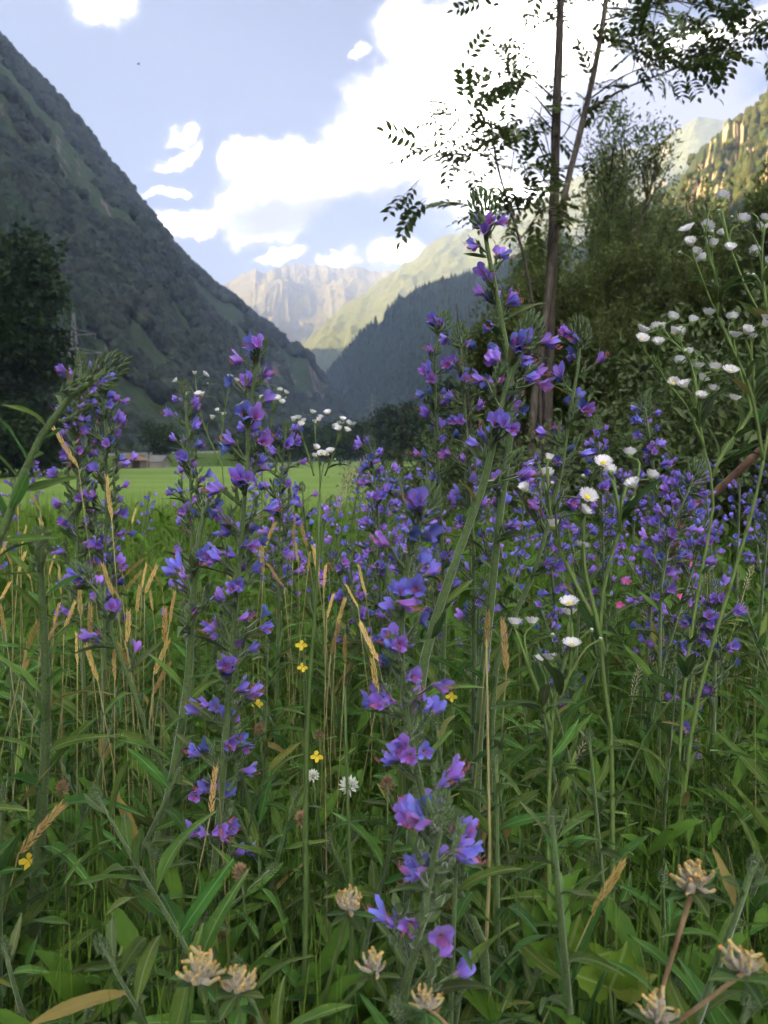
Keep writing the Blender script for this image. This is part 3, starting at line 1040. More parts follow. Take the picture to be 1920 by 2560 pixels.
def ash(name, label, trunk_px, depth, rad, branches, seed, bark, nsub=2, leafs=1.0):
    r = random.Random(seed)
    path = [at(x, y, depth + dd) for (x, y, dd) in trunk_px]
    g = path[-1].copy(); g.z = float(ground_z(g.x, g.y)) - 0.05
    path.append(g)
    base = g.copy(); base.z += 0.05
    t = thing(name, label, 'tree', base)
    pts, _ = smooth_path(path, 26)
    n = len(pts)
    b = MB(); b.tube([p - base for p in pts], [rad * (0.62 + 0.5 * k / n) * (1 + 0.06 * math.sin(k * 2.1)) for k in range(n)], 9)
    obj('trunk', b.mesh('trunk', bark), t)
    count = 0
    for (bpx, brad, nl) in branches:
        bp_ = [at(x, y, depth + dd) for (x, y, dd) in bpx]
        q, bl = smooth_path(bp_, 14)
        b = MB(); b.tube([p - base for p in q], [brad * (1 - 0.75 * k / 13) for k in range(14)], 5)
        limb = obj('branch', b.mesh('branch', bark), t)
        twigs = []
        for k in range(int(nl * nsub)):
            f = 0.25 + 0.75 * (k + r.random()) / (nl * nsub)
            i = min(12, int(f * 13)); p0 = q[i].lerp(q[i + 1], f * 13 - i)
            dv = (q[i + 1] - q[i]).normalized()
            side = Vector((r.gauss(0, 1), r.gauss(0, 1), r.gauss(0, .6) + .25))
            d = (dv * 0.5 + side.normalized() * 0.9).normalized()
            ln = r.uniform(0.10, 0.30)
            twigs.append((p0, d, ln))
        tb = MB()
        for (p0, d, ln) in twigs:
            p1 = p0 + d * ln * .5; p2 = p1 + (d + Vector((0, 0, -.25))).normalized() * ln * .5
            tb.tube([p0 - base, p1 - base, p2 - base], [0.004, 0.003, 0.0015], 3)
            m = max(1, int(round(r.choice((2, 3, 3)) * leafs)))
            for j in range(m):
                f = 0.4 + 0.6 * (j + 1) / m
                pp = p0.lerp(p2, f)
                a = Vector((r.gauss(0, .7), r.gauss(0, .7), -0.25 + r.gauss(0, .3))) + d * 0.7
                upv = Vector((r.gauss(0, .35), r.gauss(0, .35), 1))
                if count < 298:
                    obj('leaf', ASH[r.randrange(5)], t, M=orient(pp - base, a, upv, r.uniform(0.9, 1.35)))
                    count += 1
        if tb.v:
            obj('twig', tb.mesh('twig', bark), limb)
    return t


D1 = 5.6
ash('ash_tree', 'tall slim ash with straight dark grey trunk and feathery leaves on its left', [(1404, -90, 0), (1398, 100, 0), (1390, 300, 0), (1385, 500, 0), (1378, 700, 0), (1370, 900, 0), (1366, 1080, 0)], D1, 0.042,
    [([(1388, 250, 0), (1340, 205, .1), (1280, 160, .1), (1232, 70, .15)], .008, 9),
     ([(1387, 300, 0), (1330, 235, -.2), (1265, 200, -.3), (1185, 150, -.3)], .007, 9),
     ([(1386, 330, 0), (1330, 270, .2), (1280, 245, .3), (1215, 200, .4)], .006, 8),
     ([(1384, 440, 0), (1350, 370, -.1), (1330, 330, -.2), (1320, 280, -.2)], .006, 6),
     ([(1384, 420, 0), (1360, 330, .2), (1345, 300, .3)], .005, 4),
     ([(1397, 60, 0), (1360, 20, .1), (1340, -30, .1)], .006, 5), ([(1397, 90, 0), (1420, 30, .1), (1450, -20, .2)], .006, 5),
     ([(1388, 190, 0), (1420, 165, 0), (1470, 140, 0)], .004, 3), ([(1385, 360, 0), (1415, 330, .1), (1440, 270, .1)], .004, 3),
     ([(1384, 480, 0), (1340, 420, .4), (1310, 400, .4), (1290, 375, .4)], .005, 4)], 3, M_bark, .8, .6)
ash('ash_tree', 'slim ash leaning right with long arching branches to the right', [(1525, -70, 0), (1500, 100, 0), (1476, 220, 0), (1448, 340, 0), (1420, 450, 0), (1396, 560, -.05), (1380, 650, -.1), (1362, 800, -.1), (1345, 920, -.1), (1330, 1080, -.1)], D1 - .25, 0.027,
    [([(1475, 275, 0), (1560, 222, .1), (1680, 175, .2), (1800, 122, .3), (1930, 78, .3)], .009, 13),
     ([(1478, 245, 0), (1550, 195, -.1), (1640, 155, -.2), (1740, 110, -.2)], .006, 9),
     ([(1515, 50, 0), (1570, 32, .1), (1650, 12, .2), (1740, -5, .2)], .007, 8),
     ([(1520, 20, 0), (1640, 30, .3), (1760, 60, .4), (1850, 90, .5)], .007, 11),
     ([(1525, -20, 0), (1660, -5, .2), (1790, 25, .2), (1930, 60, .3)], .008, 11),
     ([(1500, 110, 0), (1540, 100, .1), (1580, 120, .1), (1600, 150, .1)], .005, 7),
     ([(1480, 210, 0), (1470, 180, .1), (1480, 120, .1)], .004, 4),
     ([(1440, 370, 0), (1455, 300, .1), (1460, 230, .1)], .004, 4)], 5, M_pale_bark, 1.15, .7)
ash('ash_sapling', 'thin ash sapling spreading pinnate leaves left of the two slim trunks', [(1228, 305, 0), (1240, 400, 0), (1262, 480, 0), (1290, 570, 0), (1318, 680, 0), (1338, 820, 0), (1350, 1000, 0)], D1 - 0.7, 0.011,
    [([(1240, 400, 0), (1200, 350, .1), (1150, 310, .1), (1112, 300, .1)], .005, 8),
     ([(1255, 460, 0), (1200, 430, -.1), (1140, 400, -.1), (1090, 410, -.2)], .005, 9),
     ([(1270, 500, 0), (1220, 480, .1), (1160, 455, .1), (1110, 470, .1)], .005, 8),
     ([(1262, 480, 0), (1280, 420, .1), (1300, 370, .1)], .004, 5),
     ([(1285, 560, 0), (1320, 500, .1), (1350, 440, .2)], .004, 7),
     ([(1300, 610, 0), (1270, 560, -.1), (1240, 530, -.1)], .004, 5),
     ([(1300, 600, 0), (1340, 540, .2), (1370, 500, .3)], .004, 7),
     ([(1225, 320, 0), (1215, 280, 0), (1222, 262, 0)], .003, 3)], 9, M_bark, .95, .8)


def big_tree(name, label, px, depth, height, rad, seed, leafm, spread, nleaf, lo, hi, up=0.5, nsub=(7, 9), group=None, bark=None, lean=0.0, scatter=0.07, aspect=0.4):
    p = at_z(px, depth, 0); p.z = float(ground_z(p.x, p.y)) - 0.05
    t = thing(name, label, 'tree', p, group)
    tr = Tree(seed)
    for k in range(3):
        a = seed + k * 2.1
        tr.grow((0, 0, 0), (0.14 * math.cos(a) + lean, 0.14 * math.sin(a), 1), height * (0.66 - 0.08 * k), rad, 0, spread, up, 3, nsub)
    V, F = tr.leaves(nleaf, lo, hi, aspect, scatter, 0.15)
    obj('trunk', tr.wood.mesh('trunk', bark or M_bark), t)
    obj('crown', mesh_from('crown', V, F, leafm, False), t)
    return t, len(F)


n = 0
for a in [('bushy_tree', 'airy grey-green tree with pointed top right behind the slim ash trunks', 1560, 12.0, 6.1, .07, 21, M_leaf_olive, .58, 11, .06, .10, .65),
          ('bushy_tree', 'tall loose grey-green tree with ragged double top between ash trunks and cliff', 1650, 13.5, 6.1, .07, 22, M_leaf_olive, .60, 13, .06, .10, .6),
          ('bushy_tree', 'dark leafy tree filling the gap just left of the ash trunks', 1370, 10.5, 3.9, .06, 23, M_leaf_dark, .65, 12, .055, .09, .5),
          ('bushy_tree', 'feathery grey-green tree rising straight behind the leaning ash', 1470, 12.8, 4.9, .06, 29, M_leaf_olive, .6, 11, .06, .10, .6),
          ('bushy_tree', 'feathery grey-green tree nearest the golden cliff', 1725, 13.2, 5.5, .06, 30, M_leaf_olive, .6, 11, .06, .10, .6),
          ('bushy_tree', 'smaller leafy tree behind the thin ash sapling', 1285, 9.5, 2.9, .05, 28, M_leaf_dark, .65, 11, .055, .09, .5),
          ('bushy_tree', 'broad dark tree crowding behind the big fleabane plant', 1800, 9.0, 3.8, .06, 24, M_leaf_dark, .6, 14, .055, .09, .45),
          ('bushy_tree', 'pale forked young tree with thin crown under the tall grey-green trees', 1490, 9.0, 3.0, .035, 25, M_leaf_dark, .5, 12, .045, .075, .6),
          ('bushy_tree', 'grey-green tree between the broad dark tree and the ragged double-topped one', 1740, 11.0, 4.4, .06, 27, M_leaf_olive, .6, 11, .06, .10, .55),
          ('bushy_tree', 'dark tree leaning in from the right behind the broad dark tree', 1990, 8.0, 4.1, .06, 26, M_leaf_dark, .6, 20, .05, .085, .45)]:
    _, m = big_tree(*a)
    n += m
print('LEAVES trees', n)


def shrub(label, px, depth, w, h, seed, n, lo, hi, m=M_leaf_shrub, group=None, zoff=0.0):
    """rounded bush with arching stems"""
    p = at_z(px, depth, 0); p.z = float(ground_z(p.x, p.y)) - 0.03 + zoff
    t = thing('shrub', label, 'shrub', p, group)
    r = random.Random(seed); nr = np.random.default_rng(seed)
    wood = MB(); P, D = [], []
    for k in range(26):
        a = r.uniform(0, 6.283); q = math.sqrt(r.random())
        tip = Vector((math.cos(a) * w * q, math.sin(a) * w * q, h * (1.0 - 0.55 * q * q) * r.uniform(.75, 1.05)))
        mid = Vector((tip.x * .35, tip.y * .35, tip.z * .62))
        pts, _ = smooth_path([Vector((tip.x * .05, tip.y * .05, 0)), mid, tip], 7)
        wood.tube(pts, [0.012 * (1 - .8 * i / 6) for i in range(7)], 4)
        A = np.array([x[:] for x in pts]); c = n // 26
        tt = 1.2 + nr.random(c) ** 0.7 * 4.8; i = np.minimum(tt.astype(int), 5); f = (tt - i)[:, None]
        P.append(A[i] * (1 - f) + A[i + 1] * f + nr.standard_normal((c, 3)) * w * .13)
        D.append(nr.standard_normal((c, 3)) * .7 + (A[-1] - A[0]) / np.linalg.norm(A[-1] - A[0]) * .4 + np.array([0, 0, -.15]))
    P = np.concatenate(P); D = np.concatenate(D); P[:, 2] = np.maximum(P[:, 2], 0.02)
    l = nr.uniform(lo, hi, len(P))
    V, F = leaf_quads(P, D, unit(nr, len(P)) * .5 + np.array([0, -.3, 1.0]), l, l * .45)
    obj('stem', wood.mesh('stem', M_bark), t)
    obj('crown', mesh_from('crown', V, F, m, False), t)
    return t


for a in [('dark shrub at the right edge behind the big fleabane', 1880, 3.6, 1.0, 1.30, 31, 6500, .035, .07),
          ('dark leafy shrub between the bugloss patch and the tall trees', 1640, 4.6, 0.9, 1.05, 32, 5000, .035, .07),
          ('low dark shrub at the foot of the two slim ash trunks', 1430, 5.4, 0.9, 0.85, 33, 4200, .035, .07),
          ('small dark bush left of the ash trunks behind the tallest bugloss', 1180, 7.5, 0.9, 1.15, 34, 4000, .04, .07),
          ('dark bush behind the crowded bugloss where the field ends', 1060, 9.5, 1.0, 1.1, 35, 3500, .04, .08),
          ('tall shrub at the right edge behind the dark shrub', 2030, 4.8, 1.2, 2.0, 36, 6500, .04, .08),
          ('round dark shrub under the broad dark tree on the right', 1770, 6.2, 1.2, 1.75, 37, 6500, .04, .075)]:
    shrub(*a)
# bare dead cane and broken brown branch
b = MB(); p0 = at(1200, 1000, 2.6); g = Vector((p0.x, p0.y, 0))
q = [at(1141, 760, 2.6), at(1150, 830, 2.6), at(1165, 950, 2.6), at(1178, 1100, 2.6)]
g = q[-1].copy(); g.z = 0; q.append(g)
q, _ = smooth_path(q, 12)
b.tube([x - g for x in q], [0.0022 + 0.003 * k / 11 for k in range(12)], 5)
tag(obj('dead_cane', b.mesh('dead_cane', M_bark), loc=g), 'thin bare dead cane sticking up behind the paired bugloss spikes', 'cane')
b = MB(); q = [at(1700, 1290, 2.2), at(1790, 1230, 2.15), at(1850, 1175, 2.1), at(1925, 1110, 2.05), at(2050, 1060, 2.0)]
q, _ = smooth_path(q, 12); g = q[0].copy(); g.z = 0
q = [g + Vector((-.05, .1, 0))] + q
M_brownbranch = mat('brown_branch_mat', (0.10, 0.055, 0.035), (0.19, 0.11, 0.075), scale=30, rough=.8)
b.tube([x - g for x in q], 0.011, 7)
tag(obj('fallen_branch', b.mesh('fallen_branch', M_brownbranch), loc=g), 'bare reddish brown branch slanting up behind the big fleabane', 'branch')

# ------------------------------------------------------------------ meadow plants: materials
def petal_mat(name, base, mid, rim, hue=0.03, val=0.2, length=0.018):
    m = bpy.data.materials.new(name); m.use_nodes = True
    N, L = m.node_tree.nodes, m.node_tree.links
    p = N['Principled BSDF']; p.inputs['Roughness'].default_value = 0.55; p.inputs['Specular IOR Level'].default_value = 0.25
    p.inputs['Sheen Weight'].default_value = 0.25
    tc = N.new('ShaderNodeTexCoord'); sp = N.new('ShaderNodeSeparateXYZ'); L.new(tc.outputs['Object'], sp.inputs[0])
    mr = N.new('ShaderNodeMapRange'); mr.inputs['From Max'].default_value = length; L.new(sp.outputs[2], mr.inputs[0])
    at2 = N.new('ShaderNodeMath'); at2.operation = 'ARCTAN2'; L.new(sp.outputs[0], at2.inputs[0]); L.new(sp.outputs[1], at2.inputs[1])
    wv = N.new('ShaderNodeMath'); wv.operation = 'MULTIPLY'; wv.inputs[1].default_value = 15; L.new(at2.outputs[0], wv.inputs[0])
    sn = N.new('ShaderNodeMath'); sn.operation = 'SINE'; L.new(wv.outputs[0], sn.inputs[0])
    ad = N.new('ShaderNodeMath'); ad.operation = 'MULTIPLY_ADD'; ad.inputs[1].default_value = 0.07; L.new(sn.outputs[0], ad.inputs[0]); L.new(mr.outputs[0], ad.inputs[2])
    rp = N.new('ShaderNodeValToRGB'); e = rp.color_ramp.elements
    e[0].position = 0.1; e[0].color = (*base, 1); e[1].position = 0.95; e[1].color = (*rim, 1)
    x = e.new(0.5); x.color = (*mid, 1)
    L.new(ad.outputs[0], rp.inputs[0])
    oi = N.new('ShaderNodeObjectInfo'); hs = N.new('ShaderNodeHueSaturation'); L.new(rp.outputs[0], hs.inputs['Color'])
    a = N.new('ShaderNodeMapRange'); a.inputs['To Min'].default_value = 0.5 - hue; a.inputs['To Max'].default_value = 0.5 + hue
    L.new(oi.outputs['Random'], a.inputs[0]); L.new(a.outputs[0], hs.inputs['Hue'])
    f = N.new('ShaderNodeMath'); f.operation = 'MULTIPLY'; f.inputs[1].default_value = 5.7; fr = N.new('ShaderNodeMath'); fr.operation = 'FRACT'
    L.new(oi.outputs['Random'], f.inputs[0]); L.new(f.outputs[0], fr.inputs[0])
    v = N.new('ShaderNodeMapRange'); v.inputs['To Min'].default_value = 1 - val; v.inputs['To Max'].default_value = 1 + val
    L.new(fr.outputs[0], v.inputs[0]); L.new(v.outputs[0], hs.inputs['Value'])
    L.new(hs.outputs[0], p.inputs['Base Color'])
    tr = N.new('ShaderNodeBsdfTranslucent'); L.new(hs.outputs[0], tr.inputs['Color'])
    mx = N.new('ShaderNodeMixShader'); mx.inputs[0].default_value = 0.35
    L.new(p.outputs[0], mx.inputs[1]); L.new(tr.outputs[0], mx.inputs[2]); L.new(mx.outputs[0], N['Material Output'].inputs['Surface'])
    return m


def leaf_mat(name, dark, light, rib, ribw=0.0009, rand=0.42, hue=0.035, trans=0.42, sheen=0.12):
    m = mat(name, dark, light, scale=38, rough=0.65, spec=0.16, rand=rand, huev=hue, translucent=trans, sheen=sheen, bump=0.3, stretch=(1.5, 0.5, 1))
    N, L = m.node_tree.nodes, m.node_tree.links
    hs = next(n for n in N if n.type == 'HUE_SAT')
    src = hs.inputs['Color'].links[0].from_socket
    tc = next(n for n in N if n.type == 'TEX_COORD'); sp = N.new('ShaderNodeSeparateXYZ'); L.new(tc.outputs['Object'], sp.inputs[0])
    ab = N.new('ShaderNodeMath'); ab.operation = 'ABSOLUTE'; L.new(sp.outputs[0], ab.inputs[0])
    mr = N.new('ShaderNodeMapRange'); mr.inputs['From Min'].default_value = ribw; mr.inputs['From Max'].default_value = ribw * 0.3
    L.new(ab.outputs[0], mr.inputs[0])
    mx = N.new('ShaderNodeMix'); mx.data_type = 'RGBA'; L.new(mr.outputs[0], mx.inputs['Factor']); L.new(src, mx.inputs['A']); mx.inputs['B'].default_value = (*rib, 1)
    # a few leaves have yellowed or browned, many carry small dead spots
    oi = next(n for n in N if n.type == 'OBJECT_INFO')
    old = N.new('ShaderNodeMapRange'); old.inputs['From Min'].default_value = .955; old.inputs['From Max'].default_value = .99; L.new(oi.outputs['Random'], old.inputs[0])
    sp_ = N.new('ShaderNodeTexNoise'); sp_.inputs['Scale'].default_value = 190; L.new(tc.outputs['Object'], sp_.inputs['Vector'])
    spr = N.new('ShaderNodeMapRange'); spr.inputs['From Min'].default_value = .68; spr.inputs['From Max'].default_value = .74; L.new(sp_.outputs[0], spr.inputs[0])
    mxx = N.new('ShaderNodeMath'); mxx.operation = 'MAXIMUM'; L.new(old.outputs[0], mxx.inputs[0]); L.new(spr.outputs[0], mxx.inputs[1])
    m2 = N.new('ShaderNodeMix'); m2.data_type = 'RGBA'; L.new(mxx.outputs[0], m2.inputs['Factor']); L.new(mx.outputs['Result'], m2.inputs['A']); m2.inputs['B'].default_value = (.22, .18, .05, 1)
    L.new(m2.outputs['Result'], hs.inputs['Color'])
    return m


M_petal = petal_mat('bugloss_petal_mat', (0.42, 0.13, 0.48), (0.265, 0.15, 0.70), (0.33, 0.24, 0.84), 0.04, 0.22)
M_wilt = petal_mat('faded_petal_mat', (0.09, 0.08, 0.24), (0.085, 0.10, 0.36), (0.10, 0.14, 0.46), 0.02, 0.25)
M_bud = mat('bugloss_bud_mat', (0.36, 0.07, 0.20), (0.48, 0.13, 0.34), scale=200, rough=.55, rand=.2)
M_stamen = mat('stamen_mat', (0.62, 0.16, 0.22), rough=.5)
M_calyx = mat('calyx_mat', (0.046, 0.085, 0.020), (0.085, 0.140, 0.036), scale=300, rough=.65, sheen=.5, rand=.2)
M_bristle = mat('bristle_mat', (0.27, 0.34, 0.17), rough=.6, translucent=.3)
M_stem = mat('bugloss_stem_mat', (0.042, 0.056, 0.020), (0.078, 0.128, 0.034), scale=420, rough=.65, sheen=.4, rand=.2, c3=(0.064, 0.104, 0.030), ramp=(.28, .55))
M_bleaf = leaf_mat('bugloss_leaf_mat', (0.062, 0.140, 0.022), (0.120, 0.220, 0.038), (0.19, 0.26, 0.105))
M_bract = leaf_mat('bract_mat', (0.090, 0.135, 0.048), (0.13, 0.18, 0.066), (0.18, 0.22, 0.10), 0.0006)
M_fstem = mat('fleabane_stem_mat', (0.115, 0.175, 0.045), (0.15, 0.22, 0.06), scale=120, rough=.6, rand=.15)
M_fleaf = leaf_mat('fleabane_leaf_mat', (0.055, 0.105, 0.025), (0.085, 0.15, 0.035), (0.14, 0.2, 0.07))
M_ray = mat('ray_floret_mat', (0.92, 0.91, 0.92), (0.88, 0.83, 0.89), scale=160, rough=.6, translucent=.4, rand=.06)
M_disc = mat('disc_floret_mat', (0.62, 0.46, 0.03), (0.70, 0.60, 0.08), scale=700, rough=.7, bump=.5)
M_invol = mat('involucre_mat', (0.12, 0.18, 0.06), (0.17, 0.24, 0.09), scale=300, rough=.6)
M_gold = mat('golden_ear_mat', (0.52, 0.34, 0.10), (0.74, 0.54, 0.22), scale=220, rough=.6, rand=.35, huev=.015, translucent=.25)
M_straw = mat('straw_mat', (0.24, 0.22, 0.09), (0.36, 0.31, 0.15), scale=60, rough=.6, rand=.2)
M_pale = mat('pale_panicle_mat', (0.40, 0.35, 0.22), (0.52, 0.46, 0.32), scale=120, rough=.7, rand=.15, translucent=.3)
M_gstem = mat('grass_stem_mat', (0.075, 0.125, 0.035), (0.11, 0.165, 0.05), scale=60, rough=.5, rand=.25)
M_grass = mat('meadow_grass_mat', (0.058, 0.140, 0.014), (0.175, 0.275, 0.036), scale=7, rough=.6, spec=.2, translucent=.35, detail=5)
M_cover = mat('ground_leaf_mat', (0.036, 0.090, 0.010), (0.105, 0.205, 0.024), scale=12, rough=.65, spec=.16, translucent=.25, detail=4)
M_drygrass = mat('dry_grass_mat', (0.20, 0.155, 0.07), (0.36, 0.29, 0.15), scale=9, rough=.7, translucent=.25)
M_cream = mat('vetch_floret_mat', (0.34, 0.26, 0.10), (0.46, 0.38, 0.18), scale=160, rough=.7, rand=.15, sheen=.5)
M_wool = mat('vetch_calyx_mat', (0.20, 0.155, 0.10), (0.33, 0.275, 0.19), scale=200, rough=.8, sheen=.6, rand=.15)
M_orange = mat('vetch_tip_mat', (0.45, 0.17, 0.05), (0.60, 0.42, 0.12), scale=160, rough=.6, rand=.25, huev=.02)
M_yellow = mat('trefoil_petal_mat', (0.72, 0.52, 0.02), (0.80, 0.62, 0.05), scale=90, rough=.5, translucent=.25)
M_white = mat('clover_floret_mat', (0.72, 0.72, 0.60), (0.80, 0.80, 0.70), scale=120, rough=.6, translucent=.2)
M_pink = mat('campion_petal_mat', (0.72, 0.10, 0.33), (0.80, 0.20, 0.45), scale=90, rough=.5, translucent=.3)
M_brownhead = mat('seed_head_mat', (0.20, 0.12, 0.07), (0.34, 0.22, 0.13), scale=300, rough=.8, rand=.2)
M_lime = leaf_mat('bramble_leaf_mat', (0.13, 0.24, 0.025), (0.19, 0.31, 0.04), (0.26, 0.36, 0.10), 0.0012, .15, .01)
M_drystem = mat('dry_vetch_stem_mat', (0.28, 0.17, 0.09), (0.38, 0.26, 0.15), scale=60, rough=.7)


# ------------------------------------------------------------------ meadow plants: shared pieces
def corolla(k, seg=20, rings=6, size=1.0):
    r = random.Random(60 + k)
    ph = r.uniform(0, 6.28)
    op = r.uniform(0.85, 1.2)
    zs = [0, .22, .45, .66, .84, 1.0] if rings == 6 else [0, .45, .8, 1.0]
    rs = [.0012, .0020, .0033, .0048, .0063, .0080] if rings == 6 else [.0012, .0033, .0060, .0080]
    V, F = [], []
    n = len(zs)
    for j in range(n):
        for i in range(seg):
            th = 2 * math.pi * i / seg
            lobe = abs(math.cos(2.5 * (th + 0.15)))
            obl = 1 + 0.20 * math.cos(th)
            t = zs[j]
            edge = max(0, (t - 0.6) / 0.4)
            z = 0.0165 * t * obl + edge * (lobe - 0.55) * 0.0078
            rad = rs[j] * (1 + 0.12 * math.cos(th)) * (1 + edge * 0.18 * lobe) * (1 + (op - 1) * t)
            rad *= 1 + 0.15 * edge * math.sin(3 * th + ph) + 0.09 * t * math.sin(5 * th + ph * 1.7) + 0.06 * edge * math.sin(9 * th + ph)
            z += 0.0013 * edge * math.sin(7 * th + ph * 2)
            V.append((rad * math.cos(th) * size, rad * math.sin(th) * size, z * size))
    for j in range(n - 1):
        for i in range(seg):
            F.append((j * seg + i, j * seg + (i + 1) % seg, (j + 1) * seg + (i + 1) % seg, (j + 1) * seg + i))
    return V, F


def stamen_shape(k, b, mi, sides=3, count=4):
    r = random.Random(80 + k)
    for i in range(count):
        a = r.uniform(-1.4, 1.4) + math.pi
        out = Vector((math.cos(a), math.sin(a), 0)) * r.uniform(.0022, .0042)
        top = r.uniform(.021, .029)
        b.tube([(out.x * .3, out.y * .3, .006), (out.x, out.y, .015), (out.x * 1.3 - .002, out.y * 1.3, top * .85), (out.x * 1.2 + .0015, out.y * 1.6, top)], [.00036, .00036, .0003, .0004], sides, mi, cap=False)


def spindle(b, p, d, l, w, mi=0, n=4):
    d = Vector(d).normalized(); s, t = frame(d); p = Vector(p)
    ring = [p + d * l * .42 + (s * math.cos(6.2832 * i / n) + t * math.sin(6.2832 * i / n)) * w for i in range(n)]
    b.add([p] + ring + [p + d * l], [(0, (i + 1) % n + 1, i + 1) for i in range(n)] + [(n + 1, i + 1, (i + 1) % n + 1) for i in range(n)], mi)


def bristle(b, p, d, l, w, mi=0):
    d = Vector(d).normalized(); s, _ = frame(d); p = Vector(p)
    b.add([p - s * w, p + s * w, p + d * l], [(0, 1, 2)], mi)


def calyx_shape(k, b, m_green, m_br, hairs=14):
    r = random.Random(120 + k)
    for i in range(5):
        a = 6.283 * i / 5 + r.uniform(-.2, .2)
        d = Vector((math.cos(a) * .45, math.sin(a) * .45, 1))
        spindle(b, (math.cos(a) * .0008, math.sin(a) * .0008, -.001), d, r.uniform(.0075, .0095), .0010, m_green, 3)
    for i in range(hairs):
        a = r.uniform(0, 6.283); z = r.uniform(0, .006)
        bristle(b, (math.cos(a) * (.0015 + z * .35), math.sin(a) * (.0015 + z * .35), z), (math.cos(a), math.sin(a), .5), r.uniform(.002, .0034), .00011, m_br)


COROLLA = [mesh_from('flower', *corolla(k, 25), M_petal) for k in range(5)]
WILTED = [mesh_from('flower', *corolla(k, 12, 4, .82), M_wilt) for k in (7, 8)]
STAMEN, CALYX, FLOWER_MID, FLOWER_FAR, CYME, CYME_LOW = [], [], [], [], [], []
for k in range(4):
    b = MB(); stamen_shape(k, b, 0); STAMEN.append(b.mesh('stamen', M_stamen))
    b = MB(); calyx_shape(k, b, 0, 1); CALYX.append(b.mesh('calyx', [M_calyx, M_bristle], False))
    b = MB(); b.add(*corolla(k, 15, 4)); stamen_shape(k, b, 1, 3, 2); calyx_shape(k, b, 2, 2, 0)
    FLOWER_MID.append(b.mesh('flower', [M_petal, M_stamen, M_calyx]))
    b = MB(); b.add(*corolla(k, 10, 4, 1.1)); FLOWER_FAR.append(b.mesh('flower', [M_petal]))


def cyme_mesh(k, hairs=26, low=False):
    """coiled green bud cluster; grows along +Y"""
    r = random.Random(150 + k); b = MB()
    n = 6 if low else 10
    pts = []
    for i in range(n + 3):
        t = i / (n + 2)
        a = -0.2 + 2.9 * max(0, t - .35)
        pts.append(Vector((0.002 * math.sin(3 * t + k), .017 * t * (1 - .25 * t) + .0, .008 * math.sin(a * 1.1))))
    b.tube(pts, [.0013 * (1 - .6 * i / (n + 2)) for i in range(n + 3)], 4)
    for i in range(n):
        p = pts[i + 2]; a = i * 1.9
        d = Vector((math.cos(a) * .8, .6, .75 + .3 * math.sin(a)))
        spindle(b, p, d, r.uniform(.0055, .0085), r.uniform(.0011, .0016), 0, 4)
        if r.random() < .10:
            spindle(b, p, d, .0085, .0010, 2, 4)
    for i in range(hairs):
        p = pts[r.randrange(1, n + 3)]; d = Vector((r.gauss(0, 1), r.gauss(0, 1), r.gauss(0, 1)))
        bristle(b, p + d.normalized() * .0035, d, r.uniform(.002, .0035), .00011, 1)
    return b.mesh('cyme', [M_calyx, M_bristle, M_bud], False)


CYME = [cyme_mesh(k) for k in range(5)]
CYME_LOW = [cyme_mesh(k, 0, True) for k in range(3)]


def tip_mesh(k, n=46, size=1.0, hairs=60):
    r = random.Random(200 + k); b = MB()
    for i in range(n):
        t = (i + .5) / n; a = i * 2.4
        rad = .010 * math.sin(.35 + 2.3 * t) * size
        z = (-.012 + .026 * t) * size
        d = Vector((math.cos(a) * (1.1 - t), math.sin(a) * (1.1 - t), .5 + 1.1 * t))
        p = Vector((math.cos(a) * rad * .75, math.sin(a) * rad * .75, z))
        spindle(b, p, d, r.uniform(.007, .011) * size, .0014 * size, 0, 4)
    for i in range(hairs):
        a = r.uniform(0, 6.283); t = r.random(); rad = .012 * math.sin(.4 + 2.3 * t) * size
        bristle(b, (math.cos(a) * rad, math.sin(a) * rad, (-.010 + .026 * t) * size), (math.cos(a), math.sin(a), .8), .0035 * size, .00012, 1)
    return b.mesh('bud_tip', [M_calyx, M_bristle], False)


TIP = [tip_mesh(k) for k in range(3)]


def blade_mesh(name, m, length, width, rows=9, droop=.25, fold=.25, wave=.1, seed=0, shape=.45, twist=0.0, mi=None):
    """lanceolate leaf along +Y, base at the origin"""
    r = random.Random(seed)
    V, F = [], []
    ph = r.uniform(0, 6.28)
    for i in range(rows):
        t = i / (rows - 1)
        w = width * .5 * (math.sin(math.pi * t ** (shape * 1.6 + .12)) ** .8 * .97 + .03 * (1 - t)) if 0 < t < 1 else width * (.10 if t == 0 else .01)
        y = length * t * (1 - .12 * droop * t); z = length * (.16 * t - droop * t * t)
        wv = wave * width * math.sin(ph + t * 11)
        tw = twist * t
        for s in (-1, 0, 1):
            x = s * w; zz = abs(s) * w * fold * 1.3 + (wv * (1 if s > 0 else -1) * abs(s))
            V.append((x * math.cos(tw) - (zz) * math.sin(tw), y, z + x * math.sin(tw) + zz * math.cos(tw)))
    for i in range(rows - 1):
        for c in (0, 1):
            F.append((i * 3 + c, i * 3 + c + 1, (i + 1) * 3 + c + 1, (i + 1) * 3 + c))
    return mesh_from(name, V, F, m)


BLEAF = [blade_mesh('leaf', M_bleaf, .10, .0155, 10, dr, .32, .10, 300 + k, .46, tw) for k, (dr, tw) in enumerate([(.15, .2), (.35, -.3), (.55, .3), (.25, .6), (.7, -.2), (.05, 0), (.45, -.7)])]
BRACT = [blade_mesh('leaf', M_bract, .045, .0072, 7, dr, .3, .08, 330 + k, .42, tw) for k, (dr, tw) in enumerate([(.1, .2), (.35, -.2), (.6, .2), (.2, -.5)])]
FLEAF = [blade_mesh('leaf', M_fleaf, .07, .015, 9, dr, .2, .05, 350 + k, .5, tw) for k, (dr, tw) in enumerate([(.15, .1), (.4, -.2), (.6, .2)])]


